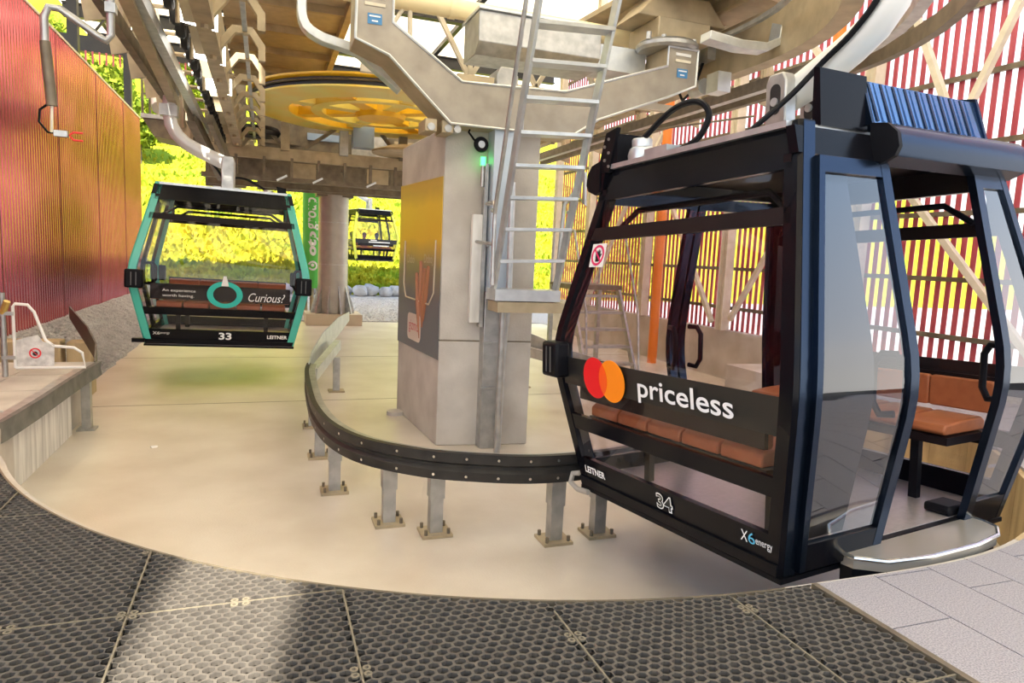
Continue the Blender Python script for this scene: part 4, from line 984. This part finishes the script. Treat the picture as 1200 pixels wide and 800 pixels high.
def side_panel(s, x0, x1, z0, z1, th=.03, off=-.01):
    b = MB(); Z = zs(z0, z1)
    for z in Z:
        xa = x0(z) if callable(x0) else x0; xb = x1(z) if callable(x1) else x1
        yo = s * (HW(z) + off); yi = s * (HW(z) + off - th); b.v += [(xa, yo, z), (xb, yo, z), (xb, yi, z), (xa, yi, z)]
    n_ = len(Z)
    for i in range(n_ - 1):
        for k in range(4): b.f.append((4 * i + k, 4 * i + (k + 1) % 4, 4 * i + 4 + (k + 1) % 4, 4 * i + 4 + k))
    b.f += [(3, 2, 1, 0), (4 * n_ - 4, 4 * n_ - 3, 4 * n_ - 2, 4 * n_ - 1)]
    return b
def end_M(s, y, z, off=.004):
    d = (HL(z + .02) - HL(z - .02)) / .04
    return basis((s * (HL(z) + off), y, z), (0, s, 0), (s * d, 0, 1))

def cabin(label, loc, rot, pillar_m, open_near=False, scale=(1, 1, 1), simple=False, band=True, hood_m=alu_sky):
    r = thing('gondola_cabin', label, 'cabin', loc, rot); r.scale = scale
    B = lambda b, nm, m, p=r, bev=0: b.build(nm, m, p, world=False, bevel=bev)
    ztop = ZT + .04
    # corner pillars
    for sx in (-1, 1):
        for sy in (-1, 1):
            b = MB(); Z = zs(-.02, ztop, 26)
            for z in Z:
                xo, yo = sx * HL(z), sy * HW(z); xi, yi = sx * (HL(z) - .11), sy * (HW(z) - PW)
                b.v += [(xo, yo - sy * .02, z), (xo - sx * .02, yo, z), (xi, yo, z), (xi, yi, z), (xo, yi, z)]
            n_ = len(Z)
            for i in range(n_ - 1):
                for k in range(5): b.f.append((5 * i + k, 5 * i + (k + 1) % 5, 5 * i + 5 + (k + 1) % 5, 5 * i + 5 + k))
            b.f += [(4, 3, 2, 1, 0), tuple(5 * n_ - 5 + k for k in range(5))]
            B(b, 'pillar', pillar_m)
            if not simple and not (open_near and sy == -1):
                z = .99; b = MB(); b.box((sx * (HL(z) + .03), sy * (HW(z) - .09), z), (.13, .23, .28)); q = B(b, 'corner_bumper', black_s, r, .025)
                for k in (-.03, .03): MB().box((sx * (HL(z) + .098), sy * (HW(z) - .09) + k, z), (.006, .012, .2)).build('rib', mat('grey_plastic', (.10, .10, .10), .3), q, world=False)
    # ends
    for s in (-1, 1):
        B(end_panel(s, 0, .215, .05, -.005), 'bottom_panel', black); B(end_panel(s, -.02, .05, .06, .012, .02), 'bumper_strip', black_s)
        B(end_panel(s, .445, .56, .05, -.005), 'lower_beam', black)
        B(end_panel(s, 1.915, 2.01, .06, .0, .06), 'top_rail', brown_blk)
        B(end_panel(s, 2.22, ZT, .06, .0, .05), 'roof_fascia', black)
        B(end_panel(s, .215, .445, .008, -.02), 'lower_pane', gl_dark); B(end_panel(s, .56, 1.915, .008, -.02), 'main_pane', gl_dark); B(end_panel(s, 2.01, 2.22, .008, -.02), 'upper_pane', gl_clear)
        for sy in (-1, 1): B(MB().box((s * (HL(2.15) - .04), sy * .86, 2.15), (.03, .05, .3)), 'mullion', brown_blk)
        if band: B(end_panel(s, .80, 1.015, .004, -.012, PW + .01), 'printed_band', ink_black)
        # interior bench
        bx0 = HL(.6) - .10
        bn = B(MB().bb(*sorted((s * (bx0 - .50), s * bx0)), -.88, .88, .50, .555), 'bench', brown_blk)
        for k in range(5):
            y0 = -.86 + k * .346
            b = MB(); b.prism([(0, 0), (.46, 0), (.49, .03), (.47, .07), (.30, .085), (.04, .095), (0, .07)], lambda u, v, t: Vector((s * (bx0 - u), t, .56 + v)), y0 + .012, y0 + .334); b.build('seat_pad', leather, bn, world=False, bevel=.012)
        bk = B(MB().bb(*sorted((s * (HL(.8) - .07), s * (HL(.8) - .10))), -.92, .92, .69, .93), 'backrest', brown_blk)
        for k in range(4):
            y0 = -.91 + k * .457
            b = MB(); b.prism([(y0 + .012, .68), (y0 + .445, .68), (y0 + .455, .70), (y0 + .455, .89), (y0 + .435, .905), (y0 + .022, .905), (y0 + .002, .89), (y0 + .002, .70)], lambda u, v, t: Vector((s * t, u, v)), HL(.8) - .16, HL(.8) - .10); b.build('back_pad', leather, bk, world=False, bevel=.012)
        for y in (-.6, .6): B(MB().bb(*sorted((s * (bx0 - .4), s * (bx0 - .35))), y - .03, y + .03, .055, .50), 'bench_leg', black_s)
        B(MB().tube([(s * (HL(2.0) - .16), -.80, 2.0), (s * (HL(2.1) - .18), -.62, 2.13), (s * (HL(2.1) - .18), .62, 2.13), (s * (HL(2.0) - .16), .80, 2.0)], .022, 8), 'grab_rail', black_s)
    # floor and roof
    B(MB().bb(-1.06, 1.06, -.97, .97, -.03, .055), 'floor_plate', cab_floor)
    B(MB().bb(-1.09, 1.09, -1.0, 1.0, -.06, -.03), 'chassis', black_s)
    B(MB().bb(-.95, .95, -.90, .90, ZT - .07, ZT), 'ceiling_panel', brown_blk)
    B(MB().bb(-.99, .99, -.84, .84, ZT, ZT + .035), 'roof_deck', galv_l)
    # sides
    for s in (-1, 1):
        near = (s == -1)
        B(side_panel(s, -1.0, 1.0, 2.30, ZT, .06, .0), 'header', black)
        B(side_panel(s, -1.05, 1.05, -.02, .05, .05, .0), 'sill', black_s)
        leaves = [(-.975, -.30), (.55, .985)] if (near and open_near) else [(-.975, -.012), (.012, .975)]
        for (x0, x1) in leaves:
            inner = x1 if abs(x1) < abs(x0) else x0; d = 1 if inner == x1 else -1
            lo = .035 if (near and open_near) else 0
            lf = B(side_panel(s, inner - d * .075, inner, .0, 2.29, .05, lo) if d > 0 else side_panel(s, inner, inner - d * .075, .0, 2.29, .05, lo), 'door_leaf', hood_m)
            outer = x0 if d > 0 else x1
            of = lambda z, k=0.: -d * (HL(z) - .108 - k)                      # outer edge follows the pillar
            E0 = (lambda z: of(z, .02)) if d > 0 else inner + .03; E1 = inner - .03 if d > 0 else (lambda z: of(z, .02))
            side_panel(s, *((lambda z: of(z), lambda z: of(z, .045)) if d > 0 else (lambda z: of(z, .045), lambda z: of(z))), .0, 2.29, .05, lo).build('outer_stile', hood_m, lf, world=False)
            side_panel(s, E0, E1, .0, .17, .05, lo - .002).build('bottom_rail', black, lf, world=False)
            side_panel(s, E0, E1, 2.20, 2.29, .05, lo - .002).build('top_rail', hood_m, lf, world=False)
            side_panel(s, E0, E1, .17, 2.20, .008, lo - .02).build('pane', gl_door if (near and open_near) else gl_dark, lf, world=False)
            if not simple:
                xh = inner - d * .10; zc = 1.02; yh = lambda z: s * (HW(z) + lo - .06)
                b = MB(); b.tube([(xh, yh(zc - .16), zc - .16), (xh - d * .02, yh(zc) - s * .09, zc - .17), (xh - d * .03, yh(zc) - s * .13, zc - .1), (xh - d * .03, yh(zc) - s * .13, zc + .12), (xh - d * .02, yh(zc) - s * .09, zc + .18), (xh, yh(zc + .16), zc + .18)], .022, 8); b.build('grab_handle', black_s, lf, world=False)
        # hood over the door
        y0 = HW(2.35)
        P_ = [(y0 - .02, 2.29), (y0 + .03, 2.27), (y0 + .13, 2.31), (y0 + .155, 2.36), (y0 + .14, 2.44), (y0 + .08, 2.50), (y0 - .02, 2.52)]
        hx0, hx1 = (-.35, .98) if near else (-.98, .35)
        if open_near:
            b = MB(); b.prism(P_, lambda u, v, t: Vector((t, s * u, v)), hx0, hx1); B(b, 'door_hood', hood_m)
            b = MB(); b.prism([(u + (.006 if i not in (0, 6) else 0), v) for i, (u, v) in enumerate(P_)], lambda u, v, t: Vector((t, s * u, v)), hx0 - .03, hx0); B(b, 'hood_end', black_s)
        # cowl on the roof edge
        if near and open_near:
            cb = MB(); cb.prism([(-.80, ZT + .03), (-.86, ZT + .03), (-.84, 2.80), (-.80, 2.81)], lambda u, v, t: Vector((t, u, v)), -.74, -.34); cw = B(cb, 'roof_cowl', black)
            lv = MB(); lv.prism([(-.50, ZT + .03), (-.885, 2.53), (-.80, 2.79), (-.60, 2.83), (-.5, 2.8)], lambda u, v, t: Vector((t, u, v)), -.34, .80); lv.build('cowl_skin', louver_m, cw, world=False)
            for xx in (-.355, .80): 
                q = MB(); q.prism([(-.50, ZT + .03), (-.90, 2.52), (-.815, 2.81), (-.60, 2.85), (-.5, 2.81)], lambda u, v, t: Vector((t, u, v)), xx, xx + .025); q.build('cowl_flange', hood_m, cw, world=False)
            for k in range(18):
                xx = -.28 + k * .058; q = MB(); q.beam((xx, -.884, 2.545), (xx, -.802, 2.785), .020, .008, (0, 1, 0)); q.build('cowl_flute', louver_m if k % 2 else alu_sky, cw, world=False)
        elif not near:
            pb = MB(); pb.prism([(.80, ZT - .02), (.96, ZT - .02), (.84, 2.72), (.70, 2.74)], lambda u, v, t: Vector((t, u, v)), -1.0, -.965); pl_ = B(pb, 'drive_plate', black_s)
            for k in range(5): MB().cyl((-1.01, .80 + (k % 2) * .05, 2.47 + k * .05), (-1.0, .80 + (k % 2) * .05, 2.47 + k * .05), .012, 6).build('bolt', galv, pl_, world=False)
            MB().bb(-.98, -.70, .72, .86, ZT + .03, 2.70).build('drive_housing', black_s, pl_, world=False)
    # far side / front drive bell and hoses
    for sx in ((-1,) if not simple else ()):
        bl = MB(); bl.lathe((-.86, .58, ZT + .035), [(0, 0), (.10, 0), (.105, .04), (.09, .09), (.075, .10), (.075, .15), (.07, .16), (0, .16)], 24); B(bl, 'buffer', galv_l)
        hs = MB(); hs.tube(cr3([(-.80, .40, ZT + .05), (-.82, .22, ZT + .06), (-.80, .05, ZT + .12), (-.78, -.02, ZT + .26), (-.80, .08, ZT + .36), (-.84, .28, ZT + .34), (-.88, .56, ZT + .18)]), .022, 8); B(hs, 'hose', black_s)
        B(MB().bb(-.95, -.78, .20, .44, ZT + .03, ZT + .09), 'junction_box', galv_l)
    # suspension frame and hanger arm
    for xx in (-.15, .20):
        b = MB(); b.prism([(-.09, ZT + .03), (.09, ZT + .03), (.09, 3.0), (.06, 3.06), (-.06, 3.06), (-.09, 3.0)], lambda u, v, t: Vector((t, u, v)), xx, xx + .11); sf = B(b, 'suspension_plate', galv, r, .012)
        b = MB(); b.prism([(.045 * math.cos(a * PI / 8), 2.88 + (.045 if 0 < a < 8 else 0) * 0 + .045 * math.sin(a * PI / 8) + (.06 if a <= 8 else -.06)) for a in range(17)], lambda u, v, t: Vector((t, u, v)), xx - .004, xx); b.build('slot', dark, sf, world=False)
        MB().cyl((xx - .02, 0, 2.86), (xx, 0, 2.86), .03, 10).build('pin', galv_l, sf, world=False)
        MB().cyl((xx - .03, 0, 2.60), (xx, 0, 2.60), .05, 12).build('bolt', galv_l, sf, world=False)
    B(MB().bb(-.30, .30, -.20, .20, ZT + .03, ZT + .10), 'suspension_base', galv)
    b = MB(); b.tube([(.05, .04, 2.94), (.05, -.10, 2.98), (.05, -.26, 3.05), (.05, -.44, 3.13), (.05, -.60, 3.22), (.05, -.72, 3.34), (.05, -.80, 3.50), (.05, -.83, 3.70), (.05, -.83, 4.15)], .085, 14, rs=[.115, .115, .112, .11, .105, .10, .095, .09, .08]); ha = B(b, 'hanger_arm', mat('hanger_grey', (.74, .74, .72), .35, .2) )
    MB().bb(-.07, .17, -.95, -.71, 3.62, 3.80).build('arm_collar', galv, ha, world=False); MB().bb(-.2, .3, -.94, -.72, 4.0, 4.18).build('grip', galv, ha, world=False)
    for k in (-.16, .16): MB().lathe((k + .05, -.83, 4.22), [(0, -.04), (.07, -.04), (.07, .04), (0, .04)], 14, (0, 1, 0)).build('grip_roller', tan_d, ha, world=False)
    if not simple: B(MB().tube(cr3([(-.5, .10, ZT + .05), (-.47, .02, ZT + .12), (-.34, -.08, ZT + .26), (-.18, -.18, 2.88), (-.10, -.34, 3.05), (-.08, -.56, 3.20), (-.07, -.74, 3.42), (-.06, -.84, 3.9)]), .020, 8), 'cable', black_s)
    return r

R34 = Matrix(((0.990966, -0.13031, -0.031721), (0.13164, 0.990311, 0.044217), (0.025652, -0.047993, 0.998518))).to_euler()
c34 = cabin('black cabin with open door and overlapping red and orange circles on its front', (3.623, 3.971, -.09), R34, black, open_near=True)
# near pillars get added skins, blue sky reflection put into their colour
for sx in (-1, 1):
    b = MB(); Z = zs(-.02, ZT + .03, 24)
    for z in Z:
        xo, xi = sx * (HL(z) - .022), sx * (HL(z) - .11); y_ = -(HW(z) + .003); b.v += [(xo, y_, z), (xi, y_, z), (xi, y_ + .006, z), (xo, y_ + .006, z)]
    n_ = len(Z)
    for i in range(n_ - 1):
        for k in range(4): b.f.append((4 * i + k, 4 * i + (k + 1) % 4, 4 * i + 4 + (k + 1) % 4, 4 * i + 4 + k))
    b.f += [(3, 2, 1, 0), (4 * n_ - 4, 4 * n_ - 3, 4 * n_ - 2, 4 * n_ - 1)]; b.build('sky_tint_skin', alu_sky, c34, world=False)
# step plate at the open door
st_p = [(-.62, -1.02), (-.62, -1.10), (-.50, -1.22), (-.2, -1.29), (.2, -1.31), (.48, -1.28), (.62, -1.20), (.66, -1.10), (.66, -1.02)]
b = MB(); b.prism(st_p, lambda u, v, t: Vector((u, v, t)), -.02, .05); sp_o = b.build('step_plate', mat('step_metal', (.52, .49, .44), .3, .6), c34, world=False)
MB().tube([(u, v - .005, .045) for u, v in st_p], .014, 8).build('step_rim', chrome, sp_o, world=False)
b = MB(); b.prism([(u * .985, v + .012) for u, v in st_p], lambda u, v, t: Vector((u, v, t)), -.12, -.02); b.build('step_skirt', black_s, sp_o, world=False)
MB().bb(.50, .72, -.98, -.80, .055, .12).build('door_shoe', black_s, c34, world=False, bevel=.02)
# prints on the end of cabin 34
s = -1
plate(disc(.152, 36), end_M(s, .589, .90, .0), .003, 'red_circle', mc_red, c34); plate(disc(.152, 36), end_M(s, .385, .90, .0), .0045, 'orange_circle', mc_or, c34)
dd = .204; al = math.acos(dd / 2 / .152)
lens = [(-.102 + .152 * math.cos(-al + 2 * al * i / 12), .152 * math.sin(-al + 2 * al * i / 12)) for i in range(13)] + [(.102 - .152 * math.cos(-al + 2 * al * i / 12), -.152 * math.sin(-al + 2 * al * i / 12)) for i in range(1, 12)]
plate(lens, end_M(s, .487, .90, .0), .0055, 'overlap', mc_mid, c34)
text('priceless', 'lettering', .86, ink_white, c34, end_M(s, -.34, .885, .0), height=.175, outline=.012)
text('34', 'number', .165, ink_white, c34, end_M(s, -.055, .13, .002), height=.115, outline=.045); text('34', 'number_fill', .148, ink_black, c34, end_M(s, -.055, .13, .0035), height=.098, outline=.004)
text('LEITNER', 'lettering', .27, ink_white, c34, end_M(s, .765, .13, .002), height=.055, outline=.03)
text('X', 'lettering', .06, ink_white, c34, end_M(s, -.76, .150, .002), height=.07, shear=.2); text('6', 'lettering', .05, mat('print_sky', (.1, .5, .75)), c34, end_M(s, -.815, .150, .002), height=.07); text('energy', 'lettering', .12, ink_white, c34, end_M(s, -.905, .135, .002), height=.045)
# no-touch sticker
Ms = end_M(s, .79, 1.80, -.006)
plate([(-.09, -.09), (.09, -.09), (.09, .09), (-.09, .09)], Ms, .002, 'sticker', white_p, c34); ringplate(.062, .08, Ms @ Matrix.Translation((0, 0, .002)), .002, 'sticker_ring', mat('print_crimson', (.7, .02, .12)), c34)
hand = [(-.022, -.045), (.022, -.045), (.034, -.01), (.045, .012), (.036, .018), (.024, .004), (.026, .040), (.018, .042), (.014, .012), (.010, .048), (.001, .048), (.0, .012), (-.008, .044), (-.016, .042), (-.014, .008), (-.024, .032), (-.032, .028), (-.028, -.01)]
plate(hand, Ms @ Matrix.Translation((.004, -.004, .002)), .002, 'sticker_hand', ink_black, c34); plate([(-.055, .045), (-.045, .055), (.055, -.045), (.045, -.055)], Ms @ Matrix.Translation((0, 0, .003)), .002, 'sticker_bar', MATS['print_crimson'], c34)
# grey round hose loop under the front corner
MB().tube([(-1.10, 1.0, .06), (-1.12, 1.08, .04), (-1.14, 1.08, -.03), (-1.14, .98, -.06), (-1.13, .84, -.05)], .022, 8).build('bumper_loop', mat('grey_hose', (.42, .38, .33), .5), c34, world=False)
# dark inner panel behind the pillar half of the open left leaf
side_panel(-1, lambda z: -(HL(z) - .13), -.60, .17, 2.20, .012, -.03).build('inner_panel', mat('charcoal_panel', (.008, .009, .012), .12, 0, .5, (.016, .017, .02), 90), c34, world=False)
# round seat button
MB().lathe((-.80, -.62, .54), [(0, 0), (.06, 0), (.07, .015), (0, .025)], 16).build('seat_button', galv_l, c34, world=False)
c34_s = c34

R33 = (math.radians(0), math.radians(1.4), math.radians(-90))
# front (+x) end of this cabin faces the viewer; tilt is a slight roll to the right
c33 = cabin('teal framed black cabin number 33 waiting on the left lane', (-.67, 13.2, -.03), Matrix(((0, 1, 0), (-1, 0, 0), (0, 0, 1))).to_euler(), teal, scale=(1, 1.14, 1.02), hood_m=black, band=False)
Rr = Matrix.Rotation(math.radians(1.6), 3, 'Y') @ Matrix(((0, 1, 0), (-1, 0, 0), (0, 0, 1)))
c33.rotation_euler = Rr.to_euler()
s = 1
tealp = mat('print_teal', (.03, .55, .48), .4)
ringplate(.155, .235, end_M(s, .04, .80, .0) @ Matrix.Diagonal((1, .92, 1, 1)), .004, 'teal_ring', tealp, c33, 40)
plate([(-.05, .14), (.05, .14), (.02, .30), (-.02, .30)], end_M(s, .04, .80, .0), .0045, 'ring_tip', ink_white, c33)
text('An experience', 'lettering', .42, ink_white, c33, end_M(s, -.55, .83, .0), height=.055); text('worth having.', 'lettering', .40, ink_white, c33, end_M(s, -.56, .75, .0), height=.055)
text('Curious?', 'lettering', .50, ink_white, c33, end_M(s, .60, .78, .0), height=.14, shear=.35)
text('33', 'number', .17, ink_white, c33, end_M(s, .05, .125, .002), height=.12, outline=.03); text('LEITNER', 'lettering', .28, ink_white, c33, end_M(s, .76, .13, .002), height=.06, outline=.03)
text('X6', 'lettering', .09, ink_white, c33, end_M(s, -.84, .15, .002), height=.05); text('energy', 'lettering', .12, ink_white, c33, end_M(s, -.73, .145, .002), height=.035)
MB().bb(*sorted((1.06, 1.16)), -1.14, -.98, .0, .06).build('side_buffer', black_s, c33, world=False)

c3 = cabin('small black and lime cabin with passengers far out on the line', (4.95, 35.6, 1.15), (0, math.radians(0), math.radians(-78)), lime, simple=True, hood_m=black)
for (yy, zz, ww) in ((-.15, .96, .16), (.15, .87, .55), (.25, .70, .4)): plate([(-ww, -.025), (ww, -.025), (ww, .025), (-ww, .025)], end_M(1, yy, zz, .0), .003, 'print_line', ink_white, c3)
def passenger(x, y, z, lab, m):
    t = thing('person', lab, 'person', (x, y, z))
    b = MB(); b.tube([(x, y, z), (x, y, z + .18), (x, y, z + .42), (x, y, z + .52), (x, y, z + .60), (x, y, z + .66), (x, y, z + .76), (x, y, z + .86), (x, y, z + .90)], .2, 12, rs=[.20, .19, .22, .15, .06, .085, .105, .08, .02]); b.build('body', m, t)
    b = MB(); b.tube([(x, y + .02, z + .74), (x, y + .02, z + .84), (x, y + .02, z + .92)], .1, 10, rs=[.112, .112, .03]); b.build('hair', mat('hair_dark', (.03, .02, .015), .6), t)
passenger(4.2, 36.1, 1.62, 'seated passenger in a dark top, left in the far cabin', mat('cloth_dark', (.10, .08, .10), .8))
passenger(4.85, 36.2, 1.62, 'seated passenger in a red top, middle of the far cabin', mat('cloth_red', (.28, .10, .10), .8))
passenger(5.5, 36.3, 1.62, 'seated passenger in a blue top, right in the far cabin', mat('cloth_blue', (.10, .12, .20), .8))

# thin stay cable across in front of the track
sc_ = MB(); sc_.tube([(4.2, 8.6, 3.25), (5.05, 6.4, 3.25)], .012, 6); tag(sc_.build('stay_cable', tan_d), 'thin rusty stay cable behind the near cabin roof', 'cable')
# litter scrap on the pit floor
lt = MB(); lt.add(*blob((-1.2, 8.6, ZF + .012), .04, 5, 1, .3, .3)); tag(lt.build('paper_scrap', white_p), 'small white scrap of paper on the pit floor', 'litter')
